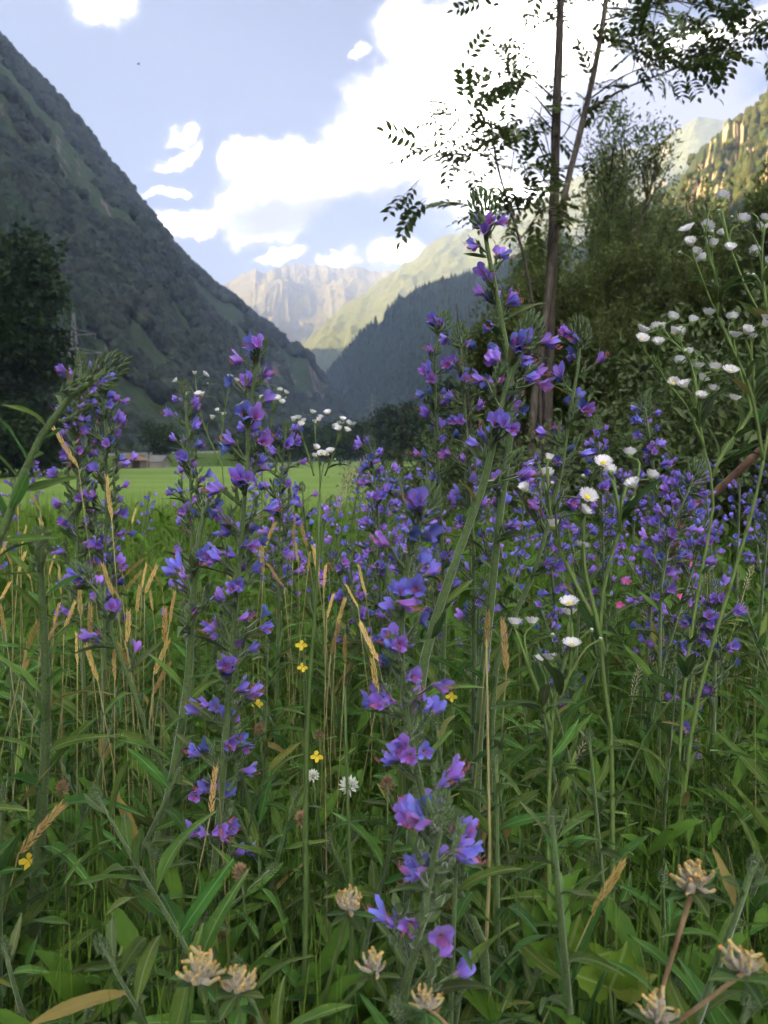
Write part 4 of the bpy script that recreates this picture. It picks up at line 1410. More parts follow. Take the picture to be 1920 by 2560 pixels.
def stem_hairs(pts, rad, base, n, seed, s0=0.0, s1=1.0):
    r = random.Random(seed); b = MB(); m = len(pts)
    for _ in range(n):
        f = r.uniform(s0, s1) * (m - 1); i = min(m - 2, int(f)); p = pts[i].lerp(pts[i + 1], f - i)
        d = (pts[i + 1] - pts[i]); s, t = frame(d); a = r.uniform(0, 6.283)
        o = s * math.cos(a) + t * math.sin(a)
        bristle(b, p - base + o * rad[i] * .9, o + d.normalized() * r.uniform(-.5, .2), r.uniform(.0022, .0042), .00018)
    return b.mesh('bristles', M_bristle, False)


GROUPED = {}


def to_ground(path):
    g = path[-1].copy(); z = float(ground_z(g.x, g.y))
    if g.z > z + .01:
        g = Vector((g.x + random.uniform(-.02, .02), g.y + random.uniform(-.01, .03), z - .01)); path = path + [g]
    return path


def bugloss(label, path_px, depth, infl, seed, detail=0, rad=.0031, sp=.0135, flower_p=.75, leaf_sp=.02, leaf_len=1.0, tip=1.0, group=None, fsize=.60,
            world_path=None, cyme_len=1.0, leaf_from=0.0, name='bugloss_plant', bract_len=1.0, wilt=.18):
    r = random.Random(seed)
    path = world_path or [at(x, y, depth + (w[0] if w else 0)) for (x, y, *w) in path_px]
    path = to_ground([Vector(p) for p in path])
    n = 26 if detail == 0 else 14
    pts, L_ = smooth_path(path, n)
    base = pts[-1].copy(); base.z += .01
    t = thing(name, label, 'flower', base, group)
    rads = [rad * (.42 + .58 * min(1, (k / (n - 1)) * 1.6)) for k in range(n)]
    sb = MB(); sb.tube([p - base for p in pts], rads, 8 if detail == 0 else 5)
    if detail == 0:
        br = obj('bristles', stem_hairs(pts, rads, base, int(2200 * L_), seed), t); br['kind'] = 'stuff'

    def where(s):
        f = min(.9999, s / L_) * (n - 1); i = int(f)
        return pts[i].lerp(pts[i + 1], f - i), (pts[max(0, i - 1)] - pts[min(n - 1, i + 1)]).normalized(), rads[i]
    # tip of buds
    if tip:
        p, d, _ = where(0.002)
        obj('bud_tip', TIP[seed % 3], t, M=orient(p - base, d.cross(Vector((1, 0, 0))) if abs(d.x) < .9 else Vector((0, 1, 0)), d, tip))
    ang = r.uniform(0, 6.28)
    s = .012
    while s < min(infl, L_ - .03):
        p, d, ra = where(s)
        u, v = frame(d); ang += 2.4 + r.uniform(-.35, .35)
        out = u * math.cos(ang) + v * math.sin(ang)
        fr = s / max(.05, infl)
        cl = (.55 + .75 * min(1, fr * 2.2)) * cyme_len
        cd = out * .95 + d * .55
        if detail < 2:
            obj('cyme', (CYME if detail == 0 else CYME_LOW)[r.randrange(3)], t, M=orient(p - base + out * ra, cd, d + out * .01, cl * 1.05))
        bl = (.45 + .75 * fr) * r.uniform(.75, 1.15) * bract_len
        if detail < 2 or r.random() < .5:
            obj('leaf', BRACT[r.randrange(4)], t, M=orient(p - base + out * ra - d * .003, out * 1.0 + d * r.uniform(.2, .9), d + Vector((r.gauss(0, .35), r.gauss(0, .35), 0)), bl))
        nf = 0
        if fr > .04 or r.random() < .4:
            nf = (r.random() < flower_p) + (r.random() < flower_p * .75) + (r.random() < .6 * flower_p) + (r.random() < .5 * flower_p if detail < 2 else 0)
        for q in range(nf):
            fp = p + out * (ra + .012 * cl * r.uniform(.25, 1.1)) + d * (.004 + .006 * cl + r.uniform(-.004, .005)) + u * r.uniform(-.007, .007) + v * r.uniform(-.007, .007)
            fd = out * 1.0 + d * r.uniform(-.1, .75) + u * r.gauss(0, .35) + v * r.gauss(0, .35)
            fd.normalize()
            fs = r.uniform(.82, 1.12) * fsize
            side = Vector((r.gauss(0, .2), r.gauss(0, .2), 1))
            x = (d - fd * d.dot(fd)); x = x.normalized() if x.length > .1 else frame(fd)[0]
            y = fd.cross(x)
            M = Matrix((x, y, fd)).transposed().to_4x4() @ Matrix.Scale(fs, 4); M.translation = fp - base
            sb.tube([p - base, p.lerp(fp, .6) - base - d * .0015, fp - base + fd * .001], [.0012, .0009, .0010], 3, 0, cap=False)
            if detail == 2:
                spindle(sb, fp - base - fd * .002, fd, .008 * fs + .002, .0021, 0, 4)
            if detail == 0:
                w = r.random() < wilt
                fo = obj('flower', (WILTED if w else COROLLA)[r.randrange(2 if w else 5)], t, M=M)
                obj('calyx', CALYX[r.randrange(4)], fo)
                if not w:
                    obj('stamen', STAMEN[r.randrange(4)], fo)
            elif detail == 1:
                obj('flower', WILTED[r.randrange(2)] if r.random() < wilt * .7 else FLOWER_MID[r.randrange(4)], t, M=M)
            else:
                obj('flower', FLOWER_FAR[r.randrange(4)], t, M=M)
        s += sp * (.75 + .5 * fr) * r.uniform(.8, 1.25)
    # stem leaves below
    s = max(s, leaf_from)
    while s < L_ - .02:
        p, d, ra = where(s)
        u, v = frame(d); ang += 2.4 + r.uniform(-.3, .3)
        out = u * math.cos(ang) + v * math.sin(ang)
        fr = (s - infl) / max(.05, L_ - infl)
        ll = (.45 + .6 * fr) * r.uniform(.8, 1.15) * leaf_len
        obj('leaf', BLEAF[r.randrange(7)], t, M=orient(p - base + out * ra * .6, out + d * r.uniform(.25, 1.2), d + Vector((r.gauss(0, .45), r.gauss(0, .45), r.gauss(0, .3))), ll))
        s += leaf_sp * r.uniform(.7, 1.3)
    obj('stem', sb.mesh('stem', M_stem), t)
    return t


# ------------------------------------------------------------------ the bugloss plants one can tell apart
bugloss('vivid blue-violet bugloss spike rising before the field, flowering nearly to its foot', [(652, 868), (640, 930), (625, 1010), (617, 1180), (604, 1330), (590, 1500), (574, 1700), (556, 1950), (538, 2150), (520, 2400)],
        .62, .44, 1, tip=.55, sp=.0120, flower_p=1.0, leaf_sp=.022, leaf_len=.95, cyme_len=1.05, wilt=.22)
bugloss('leafy bugloss stem slanting down beside the vivid blue-violet spike, few flowers', [(520, 1255), (500, 1330), (482, 1500), (470, 1700), (435, 1930), (395, 2110), (350, 2330)], .66, .14, 2, tip=.9, rad=.0052, sp=.017, flower_p=.45, leaf_sp=.012, leaf_len=.95)
bugloss('blurred bugloss spike close by with crooked stem and fresh purple flowers', [(1062, 1262), (1035, 1330), (1012, 1460), (1003, 1620), (1014, 1780), (1042, 1930), (1085, 2090), (1150, 2250), (1215, 2450)],
        .47, .25, 3, tip=.85, sp=.0112, flower_p=.9, fsize=.60, rad=.0032, leaf_sp=.03, leaf_len=.6, cyme_len=.9, bract_len=.7)
bugloss('low bugloss with pink buds and loose violet flowers in the dark undergrowth', [(1105, 2020), (1092, 2110), (1068, 2230), (1035, 2390), (1000, 2600)], .41, .115, 4, tip=.6, sp=.0135, flower_p=1.0, fsize=.62, rad=.0036, leaf_sp=.03, leaf_len=.6, cyme_len=1.35)
bugloss('tallest bugloss spike reaching above the mountains beside the ash trunks', [(1205, 528), (1222, 640), (1250, 780), (1268, 880), (1282, 1000), (1272, 1120), (1248, 1300), (1228, 1500), (1203, 1750), (1190, 2000), (1184, 2400)],
        .74, .34, 5, tip=1.15, rad=.0046, sp=.0165, flower_p=.78, leaf_sp=.017, leaf_len=1.0, bract_len=1.25, cyme_len=1.0)
bugloss('sturdy bugloss stem slanting left below the tallest spike, topped with large violet flowers', [(1318, 838), (1288, 905), (1252, 1010), (1215, 1190), (1140, 1400), (1082, 1570), (1055, 1690), (1040, 1900)],
        .60, .125, 6, tip=1.0, rad=.0048, sp=.0125, flower_p=.9, leaf_sp=.022, leaf_len=.75, bract_len=1.3, cyme_len=1.2)
bugloss('bugloss spike with pale bud top standing right of the tallest spike', [(1450, 838), (1448, 900), (1425, 1030), (1398, 1200), (1335, 1430), (1262, 1600), (1230, 1800)], .74, .24, 7, tip=1.0, sp=.0165, flower_p=.8, leaf_sp=.02, leaf_len=.95, bract_len=1.2)
bugloss('left one of the paired bugloss spikes before the blue shaded spur', [(1108, 808), (1088, 870), (1088, 980), (1094, 1150), (1105, 1380), (1110, 1600)], .92, .33, 8, detail=0, tip=.9, sp=.0150, flower_p=.9, leaf_sp=.025)
bugloss('right one of the paired bugloss spikes below the bare dead cane', [(1150, 842), (1158, 950), (1166, 1100), (1178, 1300), (1185, 1500)], .88, .33, 9, detail=0, tip=.9, sp=.0145, flower_p=.9, leaf_sp=.025)
bugloss('slender dense bugloss spike in front of the dark shrub', [(1612, 1012), (1622, 1090), (1640, 1220), (1650, 1420), (1655, 1600)], 1.15, .30, 10, detail=1, tip=.9, sp=.0125, flower_p=.95)
bugloss('short dense bugloss spike left of the slender dense one by the dark shrub', [(1492, 1058), (1498, 1150), (1506, 1300), (1510, 1500)], 1.3, .3, 11, detail=1, tip=.8, sp=.0125, flower_p=.9)
bugloss('dense bugloss spike partly behind the nodding budded shoot', [(203, 902), (198, 1000), (196, 1120), (194, 1280), (195, 1450)], 1.0, .34, 12, detail=1, tip=.7, sp=.0110, flower_p=.95, cyme_len=1.5)
bugloss('dense bugloss spike with barn at its side, twin of the one by the nodding shoot', [(262, 935), (264, 1020), (266, 1150), (264, 1300), (262, 1500)], 1.0, .33, 13, detail=1, tip=.6, sp=.0110, flower_p=.95, cyme_len=1.5)
bugloss('narrow bugloss spike standing between the barn and the vivid spike', [(461, 972), (468, 1060), (476, 1200), (480, 1380), (480, 1600)], 1.0, .30, 14, detail=1, tip=.7, sp=.0140, flower_p=.85, cyme_len=1.3)
bugloss('bugloss spike just right of the vivid spike, crossing the field edge', [(716, 1068), (708, 1140), (700, 1250), (698, 1400)], 1.15, .26, 15, detail=1, tip=.6, sp=.0120, flower_p=.95, cyme_len=1.4)
bugloss('small bugloss spike before the middle of the field', [(925, 1112), (935, 1190), (945, 1300), (950, 1480)], 1.1, .26, 16, detail=1, tip=.8, sp=.0120, flower_p=.95, cyme_len=1.2)
bugloss('bugloss with curled green bud top at the dark shrub', [(1735, 1192), (1720, 1230), (1690, 1300), (1660, 1420), (1650, 1560)], .95, .16, 17, detail=1, tip=1.3, sp=.012, flower_p=.9)
bugloss('lone nodding bugloss with few pale blue flowers over the golden grass', [(205, 1440), (250, 1490), (285, 1600), (330, 1720), (385, 1880), (420, 2050)], .70, .10, 18, tip=.9, sp=.02, flower_p=.75, leaf_sp=.018, leaf_len=.85)
bugloss('thick leafy bugloss shoot without flowers amid golden grass', [(98, 1345), (104, 1480), (115, 1700), (112, 1900), (100, 2100), (86, 2400)], .60, .03, 19, tip=.6, rad=.0056, sp=.012, flower_p=0, leaf_sp=.0105, leaf_len=1.0, name='bugloss_shoot')
bugloss('nodding hairy bugloss shoot with green bud head bending right', [(268, 925), (225, 952), (165, 1005), (112, 1075), (66, 1165), (34, 1250), (4, 1340), (-60, 1480), (-130, 1700)], .47, .045, 20, tip=.8, rad=.0044, sp=.007, flower_p=0, leaf_sp=.0095, leaf_len=.75, cyme_len=.75, bract_len=.45, name='bugloss_shoot')

# ------------------------------------------------------------------ crowded bugloss patch
rp_ = random.Random(77)
patch = 0
named_px = [1108, 1150, 1612, 1492]


def patch_plant(px, d, zt, detail, label, group, seed):
    g = at_z(px, d, 0)
    lean = rp_.gauss(0, .05)
    top = Vector((g.x + lean, g.y + rp_.gauss(0, .04), zt))
    mid = g.lerp(top, .55) + Vector((-lean * .25, 0, 0))
    bugloss(label, None, d, min(zt * .6, rp_.uniform(.13, .22) if d < 1.35 else rp_.uniform(.16, .27)), seed, detail=detail, tip=rp_.uniform(.6, .95), sp=(.014 if detail < 2 else .0155), flower_p=.92, leaf_sp=.024 if detail == 2 else .020,
            group=group, world_path=[top, mid, g], cyme_len=1.3, rad=.0040)


k = 0
for d0, d1, cnt, x0, x1, za, zb, det in [(.95, 1.35, 13, 900, 1900, .36, .54, 1), (1.35, 2.1, 24, 860, 1990, .40, .59, 2), (2.1, 3.6, 28, 840, 2050, .40, .62, 2)]:
    for i in range(cnt):
        px = x0 + (x1 - x0) * (i + rp_.random()) / cnt
        d = rp_.uniform(d0, d1)
        if d < 1.35 and 1230 < px < 1420:
            continue
        patch_plant(px, d, rp_.uniform(za, zb), det, 'violet bugloss spike in the crowded patch below the trees and shrubs', 'crowded bugloss patch below the trees', 500 + k)
        k += 1
for i in range(9):
    px = rp_.uniform(-60, 640); d = rp_.uniform(1.9, 3.4)
    patch_plant(px, d, rp_.uniform(.34, .50) + .06 * (d - 1.3), 2, 'small bugloss spike scattered among golden grass along the field edge', 'bugloss scattered in the golden grass', 700 + i)
for i in range(9):
    px = rp_.uniform(680, 900); d = rp_.uniform(1.5, 2.6)
    patch_plant(px, d, rp_.uniform(.42, .56), 2, 'violet bugloss spike in the loose group between vivid spike and crowded patch', 'loose bugloss group before the field', 730 + i)

# ------------------------------------------------------------------ fleabane
def head_meshes(k):
    r = random.Random(400 + k)
    rays = MB(); nr_ = 30
    cup = [.65, 1.0, 1.22, .85][k]               # how far the rays stand up
    for layer in (0, 1):
        for i in range(nr_ // 2 if layer else nr_):
            a = 6.283 * (i + r.uniform(-.25, .25)) / (nr_ // 2 if layer else nr_)
            l = r.uniform(.0056, .0070) * (.9 if layer else 1); w = .00085
            o = Vector((math.cos(a), math.sin(a), 0)); s = Vector((-math.sin(a), math.cos(a), 0))
            e = cup + layer * .2 + r.uniform(-.12, .12)
            d = o * math.cos(e) + Vector((0, 0, math.sin(e)))
            p = o * .0024 + Vector((0, 0, .0022 + .0004 * layer))
            m_ = p + d * l * .55; tip = p + d * l + o * .0004
            rays.add([p - s * w * .5, p + s * w * .5, m_ + s * w, tip + s * w * .55, tip - s * w * .55, m_ - s * w], [(0, 1, 2, 5), (5, 2, 3, 4)])
    disc = MB()
    n = 10
    prof = [(.0029, .0020), (.0027, .0030), (.0018, .0037), (.0004, .0040)]
    for (rr_, z) in prof:
        for i in range(n):
            disc.v.append((rr_ * math.cos(6.283 * i / n), rr_ * math.sin(6.283 * i / n), z))
    for j in range(3):
        for i in range(n):
            disc.f.append((j * n + i, j * n + (i + 1) % n, (j + 1) * n + (i + 1) % n, (j + 1) * n + i)); disc.m.append(0)
    disc.f.append(tuple(range(3 * n, 4 * n))); disc.m.append(0)
    inv = MB()
    prof = [(.0008, -.0016), (.0022, -.0008), (.0030, .0008), (.0031, .0024)]
    for (rr_, z) in prof:
        for i in range(n):
            inv.v.append((rr_ * math.cos(6.283 * i / n) * (1 + .06 * (i % 2)), rr_ * math.sin(6.283 * i / n) * (1 + .06 * (i % 2)), z))
    for j in range(3):
        for i in range(n):
            inv.f.append((j * n + i, j * n + (i + 1) % n, (j + 1) * n + (i + 1) % n, (j + 1) * n + i)); inv.m.append(0)
    return rays.mesh('flower_head', M_ray, False), disc.mesh('disc', M_disc), inv.mesh('involucre', M_invol)


HEADS = [head_meshes(k) for k in range(4)]
b = MB()
Vi, Fi = icosphere(1)
b.add(Vi * .0026, Fi, 0); b.add(Vi[:, :] * np.array([.0017, .0017, .0012]) + np.array([0, 0, .0019]), Fi, 1)
FBUD = b.mesh('bud', [M_invol, M_ray])


def fleabane(label, branches, heads, buds, depth, seed, rad=.0024, group=None, leaves=14, hs=1.0, jit=.03, leaf_s=1.0):
    """branches: pixel polylines from the tip down, the first reaches the ground"""
    r = random.Random(seed)
    W = [[at(x, y, depth + (w[0] if w else 0)) for (x, y, *w) in br] for br in branches]
    W[0] = to_ground(W[0])
    base = W[0][-1].copy(); base.z += .01
    t = thing('fleabane_plant', label, 'flower', base, group)
    cand = []
    for bi, w in enumerate(W):
        n = 24 if bi == 0 else 14
        pts, L_ = smooth_path(w, n)
        b = MB(); r0 = rad if bi == 0 else rad * .75
        b.tube([p - base for p in pts], [r0 * (.45 + .55 * min(1, 1.5 * k / (n - 1))) for k in range(n)], 6)
        obj('stem', b.mesh('stem', M_fstem), t)
        cand += [(p, (pts[max(0, k - 1)] - pts[min(n - 1, k + 1)]).normalized()) for k, p in enumerate(pts)]
        for k in range(int(leaves * (1 if bi == 0 else .5))):
            f = r.uniform(.45 if bi == 0 else .5, .97) * (n - 1); i = int(f); p = pts[i]; d = (pts[max(0, i - 1)] - pts[min(n - 1, i + 1)]).normalized()
            u, v = frame(d); a = r.uniform(0, 6.283); out = u * math.cos(a) + v * math.sin(a)
            obj('leaf', FLEAF[r.randrange(3)], t, M=orient(p - base + out * r0 * .5, out * .9 + d * r.uniform(.5, 1.1), d + out * .02, (.12 + .75 * (f / n) ** 2) * r.uniform(.8, 1.2) * leaf_s))
    for (lst, kind) in ((heads, 0), (buds, 1)):
        for (x, y) in lst:
            dd = depth + r.gauss(0, jit)
            h = at(x, y, dd)
            best = None
            for (p, d) in cand:
                dz = h.z - p.z; hor = math.hypot(h.x - p.x, h.y - p.y)
                if dz < .008 or hor > dz * 1.6 + .004:
                    continue
                c = abs(dz - .028) + hor * .9
                if best is None or c < best[0]:
                    best = (c, p, d)
            if best is None:
                p = min(cand, key=lambda q: (q[0] - h).length); best = (0, p[0], p[1])
            _, p, d = best
            L_ = (h - p).length
            mid = p + d * L_ * .35 + (h - p) * .35
            pts, _ = smooth_path([p, mid, h], 8)
            b = MB(); b.tube([q - base for q in pts], [rad * .40, rad * .36, rad * .34, rad * .32, rad * .30, rad * .28, rad * .28, rad * .3], 5)
            obj('flower_stalk', b.mesh('flower_stalk', M_fstem), t)
            ax = (pts[-1] - pts[-2]).normalized() * .5 + Vector((r.gauss(0, .22), r.gauss(0, .22) - .05, .8))
            M = orient(h - base, Vector((0, 1, 0)).cross(ax).cross(ax), ax, hs * r.uniform(.88, 1.1))
            if kind == 0:
                ry, di, iv = HEADS[r.choice((0, 1, 1, 3, 3, 2))]
                o = obj('flower_head', ry, t, M=M)
                obj('disc', di, o); obj('involucre', iv, o)
            else:
                obj('bud', FBUD, t, M=M)
    return t


fleabane('big branching fleabane with dozens of white heads before the dark shrub',
         [[(1803, 520), (1822, 610), (1850, 690), (1886, 760), (1925, 850), (1930, 1000), (1908, 1150), (1880, 1280), (1830, 1450), (1775, 1630), (1742, 1760), (1720, 1900), (1690, 2200)],
          [(1606, 872), (1630, 905), (1668, 955), (1704, 1000), (1732, 1040), (1760, 1120), (1779, 1195), (1782, 1277), (1745, 1480), (1710, 1720), (1695, 1950)],
          [(1738, 650), (1752, 690), (1772, 740), (1793, 790), (1822, 850), (1842, 900), (1863, 940), (1886, 1016), (1908, 1150)],
          [(1764, 590), (1768, 630), (1785, 680), (1794, 730), (1793, 790)],
          [(1836, 862), (1850, 930), (1868, 990), (1880, 1020), (1850, 1075), (1811, 1126), (1780, 1195)],
          [(1640, 835), (1690, 860), (1722, 900), (1738, 960), (1742, 1030), (1760, 1120)],
          [(1912, 570), (1905, 640), (1912, 740), (1935, 860)],
          [(1864, 850), (1880, 900), (1885, 960), (1886, 1016)]],
         [(1801, 501), (1854, 559), (1912, 556), (1907, 577), (1721, 581), (1764, 571), (1811, 591), (1726, 618), (1781, 620), (1736, 640), (1760, 655), (1823, 629), (1883, 636), (1918, 664),
          (1678, 801), (1729, 812), (1768, 793), (1831, 803), (1603, 834), (1602, 856), (1645, 865), (1641, 825), (1658, 827), (1681, 840), (1698, 838), (1836, 848), (1864, 838), (1875, 851), (1914, 803), (1905, 820),
          (1720, 890), (1699, 909), (1744, 924), (1783, 929), (1824, 935), (1750, 955), (1683, 964), (1712, 973), (1750, 999), (1834, 1005), (1779, 981)],
         [(1796, 530), (1779, 583), (1774, 596), (1701, 634), (1872, 688), (1884, 690), (1798, 808), (1754, 896), (1652, 815), (1830, 545), (1715, 880), (1765, 1018)], .76, 61, rad=.0022, leaves=16, hs=.92)
fleabane('low fleabane with white heads level with the crowded bugloss',
         [[(1585, 1240), (1560, 1300), (1520, 1420), (1500, 1560), (1515, 1750), (1530, 1950)], [(1466, 1262), (1458, 1330), (1462, 1420), (1480, 1500), (1512, 1640)], [(1371, 1170), (1372, 1260), (1395, 1360), (1440, 1460), (1480, 1540)],
          [(1530, 1200), (1545, 1260), (1550, 1330)]],
         [(1371, 1154), (1316, 1230), (1365, 1230), (1368, 1193), (1507, 1164), (1527, 1184), (1573, 1143), (1625, 1198), (1585, 1222), (1466, 1248), (1382, 1323), (1452, 1373), (1455, 1283)],
         [(1327, 1164), (1458, 1193), (1380, 1210)], .585, 62, leaves=8, hs=.80)
fleabane('small fleabane with pinkish white heads low among green leaves',
         [[(1424, 1556), (1420, 1620), (1405, 1680), (1385, 1760), (1375, 1900), (1370, 2100), (1368, 2350)], [(1292, 1585), (1320, 1660), (1350, 1740), (1378, 1820)], [(1430, 1632), (1420, 1690), (1395, 1750)]],
         [(1423, 1516), (1423, 1543), (1287, 1568), (1330, 1565), (1429, 1620), (1348, 1659), (1376, 1655)], [(1380, 1590), (1478, 1577), (1500, 1600)], .555, 63, leaves=12, hs=.80)
fleabane('distant fleabane sprays left of the vivid bugloss spike', [[(490, 960), (500, 1030), (530, 1120), (560, 1220)], [(565, 1010), (555, 1080), (545, 1160)]],
         [(443, 955), (487, 938), (510, 940), (497, 990), (505, 992), (470, 990), (575, 945), (590, 955), (560, 1040), (545, 1030), (530, 1050)], [(455, 965), (520, 960)], 1.5, 64, rad=.0022, leaves=5)
fleabane('distant fleabane sprays just right of the vivid bugloss spike top', [[(690, 990), (680, 1040), (670, 1120), (655, 1220)], [(640, 1010), (650, 1060), (665, 1130)]],
         [(700, 980), (712, 985), (668, 1000), (680, 1003), (692, 1000), (705, 1010), (640, 1005), (625, 1020), (600, 1020), (612, 1015), (655, 998)], [(715, 995)], 1.5, 65, rad=.0022, leaves=5)
fleabane('distant fleabane with flat white sprays standing over the field', [[(785, 1050), (790, 1110), (800, 1180), (802, 1290)], [(745, 1060), (765, 1120), (785, 1190)], [(850, 1075), (835, 1130), (812, 1190)]],
         [(733, 1055), (745, 1050), (760, 1057), (752, 1065), (780, 1036), (800, 1048), (795, 1056), (790, 1062), (820, 1037), (840, 1072), (852, 1063), (856, 1053), (870, 1062), (882, 1066), (848, 1078), (865, 1080), (788, 1123), (803, 1137), (817, 1140), (826, 1133), (787, 1145)], [(838, 1150)], 1.35, 66, rad=.0020, leaves=5)


# ------------------------------------------------------------------ grasses
def ear_mesh(k, m, n=34, length=.055, width=.0042, loose=.5):
    r = random.Random(900 + k); b = MB()
    b.tube([(0, 0, 0), (0, 0, length * .9)], [.0006, .0003], 3)
    for i in range(n):
        t = (i + .3) / n; a = i * 2.4 + r.uniform(-.4, .4)
        env = math.sin(math.pi * min(1, .18 + .80 * t)) ** .7
        o = Vector((math.cos(a), math.sin(a), 0)); p = o * width * .35 * env + Vector((0, 0, length * .9 * t))
        spindle(b, p, o * loose + Vector((0, 0, 1)), r.uniform(.0085, .012), .0011, 0, 3)
        if i % 2:
            bristle(b, p + Vector((0, 0, .007)), o * loose * .8 + Vector((0, 0, 1)), .008, .00014)
    return b.mesh('ear', m, False)


EARS = [ear_mesh(0, M_gold, 34, .055, .0036, .30), ear_mesh(1, M_gold, 30, .046, .0030, .22), ear_mesh(2, M_gold, 40, .062, .0040, .36), ear_mesh(3, M_gold, 26, .05, .0026, .18)]
PALE = [ear_mesh(5, M_pale, 36, .075, .010, .9), ear_mesh(6, M_pale, 30, .065, .008, .7)]


def grass_ear(label, px, py, d, s, seed, meshes=EARS, group=None, lean=None, stalk=M_straw, name='vernal_grass', cat='grass', sr=.0005):
    r = random.Random(seed)
    p = at(px, py, d)
    g = Vector((p.x + r.gauss(0, .03), p.y + r.uniform(0, .04), 0)); g.z = float(ground_z(g.x, g.y))
    t = thing(name, label, cat, g, group)
    ax = Vector((r.gauss(0, .36) if lean is None else lean, r.gauss(0, .25), 1)).normalized()
    top = p - ax * .025 * s
    pts, _ = smooth_path([g, g.lerp(top, .55) + Vector((-(ax.x) * .05, 0, 0)), top], 9)
    b = MB(); b.tube([q - g for q in pts], [sr * 1.4] + [sr * 1.2] * 4 + [sr] * 4, 4)
    obj('stalk', b.mesh('stalk', stalk), t)
    obj('ear', meshes[r.randrange(len(meshes))], t, M=orient(top - g, ax.cross(Vector((1, 0, 0))), ax, s))
    return t


ears = [(165, 1120, .85, 1.0, 'big golden grass ear rising in front of the dense bugloss by the nodding shoot'), (273, 1245, .80, .9, 'golden grass ear against the twin dense bugloss and green field'),
        (1262, 1618, .62, .75, 'dark golden grass ear touching the pinkish small fleabane'), (1218, 1580, .66, .65, 'golden grass ear on the thick stem of the tallest bugloss'),
        (1521, 2215, .46, .9, 'lone golden grass ear over dark leaves near the dry vetch heads'), (532, 1985, .60, .6, 'small golden grass ear tangled in the foot of the vivid spike'),
        (95, 2080, .55, .8, 'arched straw grass ear beside the thick leafy bugloss shoot'), (920, 1600, .85, 1.0, 'upright golden grass ear left of the blurred bugloss spike'), (938, 1700, .85, .9, 'golden grass ear low beside the blurred bugloss stem')]
for i, (x, y, d, s, lab) in enumerate(ears):
    grass_ear(lab, x, y, d, s, 1000 + i, lean=(.9 if 'arched' in lab else None))
gl = 'golden grass ear in the ripe grass around the leafy bugloss shoots'
gg = 'golden grass ears left of the blurred spike'
pts_ = [(300, 1420), (338, 1415), (150, 1450), (55, 1405), (330, 1455), (378, 1500), (345, 1500), (290, 1482), (12, 1480), (80, 1592), (62, 1662), (142, 1532), (172, 1545), (320, 1582), (192, 1622), (412, 1572),
        (228, 1652), (286, 1655), (405, 1692), (700, 1352), (716, 1368), (742, 1382), (772, 1402), (672, 1342), (790, 1405), (826, 1512), (836, 1602), (862, 1620), (45, 1270), (90, 1258), (250, 1432), (270, 1452),
        (110, 1345), (60, 1340), (5, 1540), (200, 1500), (225, 1560), (360, 1440), (120, 1600), (905, 1450), (760, 1340), (735, 1330), (812, 1440), (690, 1440), (655, 1400), (850, 1540), (880, 1490), (310, 1640), (430, 1520), (20, 1390), (130, 1410), (400, 1650)]
re_ = random.Random(5)
for i, (x, y) in enumerate(pts_):
    d = .72 + .55 * max(0, min(1, (1640 - y) / 300)) * re_.uniform(.6, 1.1)
    grass_ear(gl, x, y, d, re_.uniform(.55, .80), 1100 + i, group=gg)
for i in range(14):
    x = re_.uniform(-20, 920); d = re_.uniform(1.0, 2.2); y = 1150 + (CAM_H - re_.uniform(.30, .45)) / d * FPX
    grass_ear(gl, x, y, d, .8, 1200 + i, group=gg)
pl, pg = 'pale feathery grass panicle among the leaves below the fleabanes', 'pale panicles on the right'
for i, (x, y, d) in enumerate([(1588, 1720, .95), (1620, 1560, 1.1), (1770, 1440, 1.2), (1745, 1480, 1.2), (1870, 1450, 1.1), (1440, 1900, .8)]):
    grass_ear(pl, x, y, d, .62, 1300 + i, PALE, pg, name='pale_grass')
for i, (x, y, d) in enumerate([(868, 1205, 1.0), (850, 1250, 1.05), (890, 1180, 1.1)]):
    grass_ear('soft pale green grass plume beside the blurred bugloss tip', x, y, d, .7, 1350 + i, PALE, 'pale plumes by the blurred spike', name='pale_grass', stalk=M_gstem)


def strand(name, label, cat, px_path, d, rad, m, flat=False):
    path = [at(x, y, d) for (x, y) in px_path]
    path = to_ground(path); pts, _ = smooth_path(path, 16); g = pts[-1].copy(); g.z += .01
    b = MB(); b.tube([p - g for p in pts], [rad * (.45 + .55 * min(1, k / 6)) for k in range(16)], 6)
    t = obj(name, b.mesh(name, m), loc=g)
    return tag(t, label, cat)


strand('straw_stalk', 'single tall dry straw stalk crossing the foot of the tallest bugloss', 'grass', [(1216, 1600), (1219, 1800), (1222, 2000), (1224, 2150), (1216, 2350), (1205, 2580)], .50, .0014, M_straw)
strand('grass_culm', 'thick upright green grass culm right of the vivid spike', 'grass', [(800, 1235), (794, 1400), (785, 1560), (768, 1800), (764, 2100), (762, 2400)], .50, .0020, M_gstem)
strand('grass_culm', 'flat pale green culm rising through the clover leaves', 'grass', [(862, 1720), (866, 1900), (874, 2150), (876, 2400)], .45, .0016, M_gstem)
strand('grass_culm', 'thin green culm with bent tip beside the pinkish fleabane', 'grass', [(1790, 1620), (1640, 1800), (1560, 1960), (1520, 2120)], .8, .0012, M_gstem)


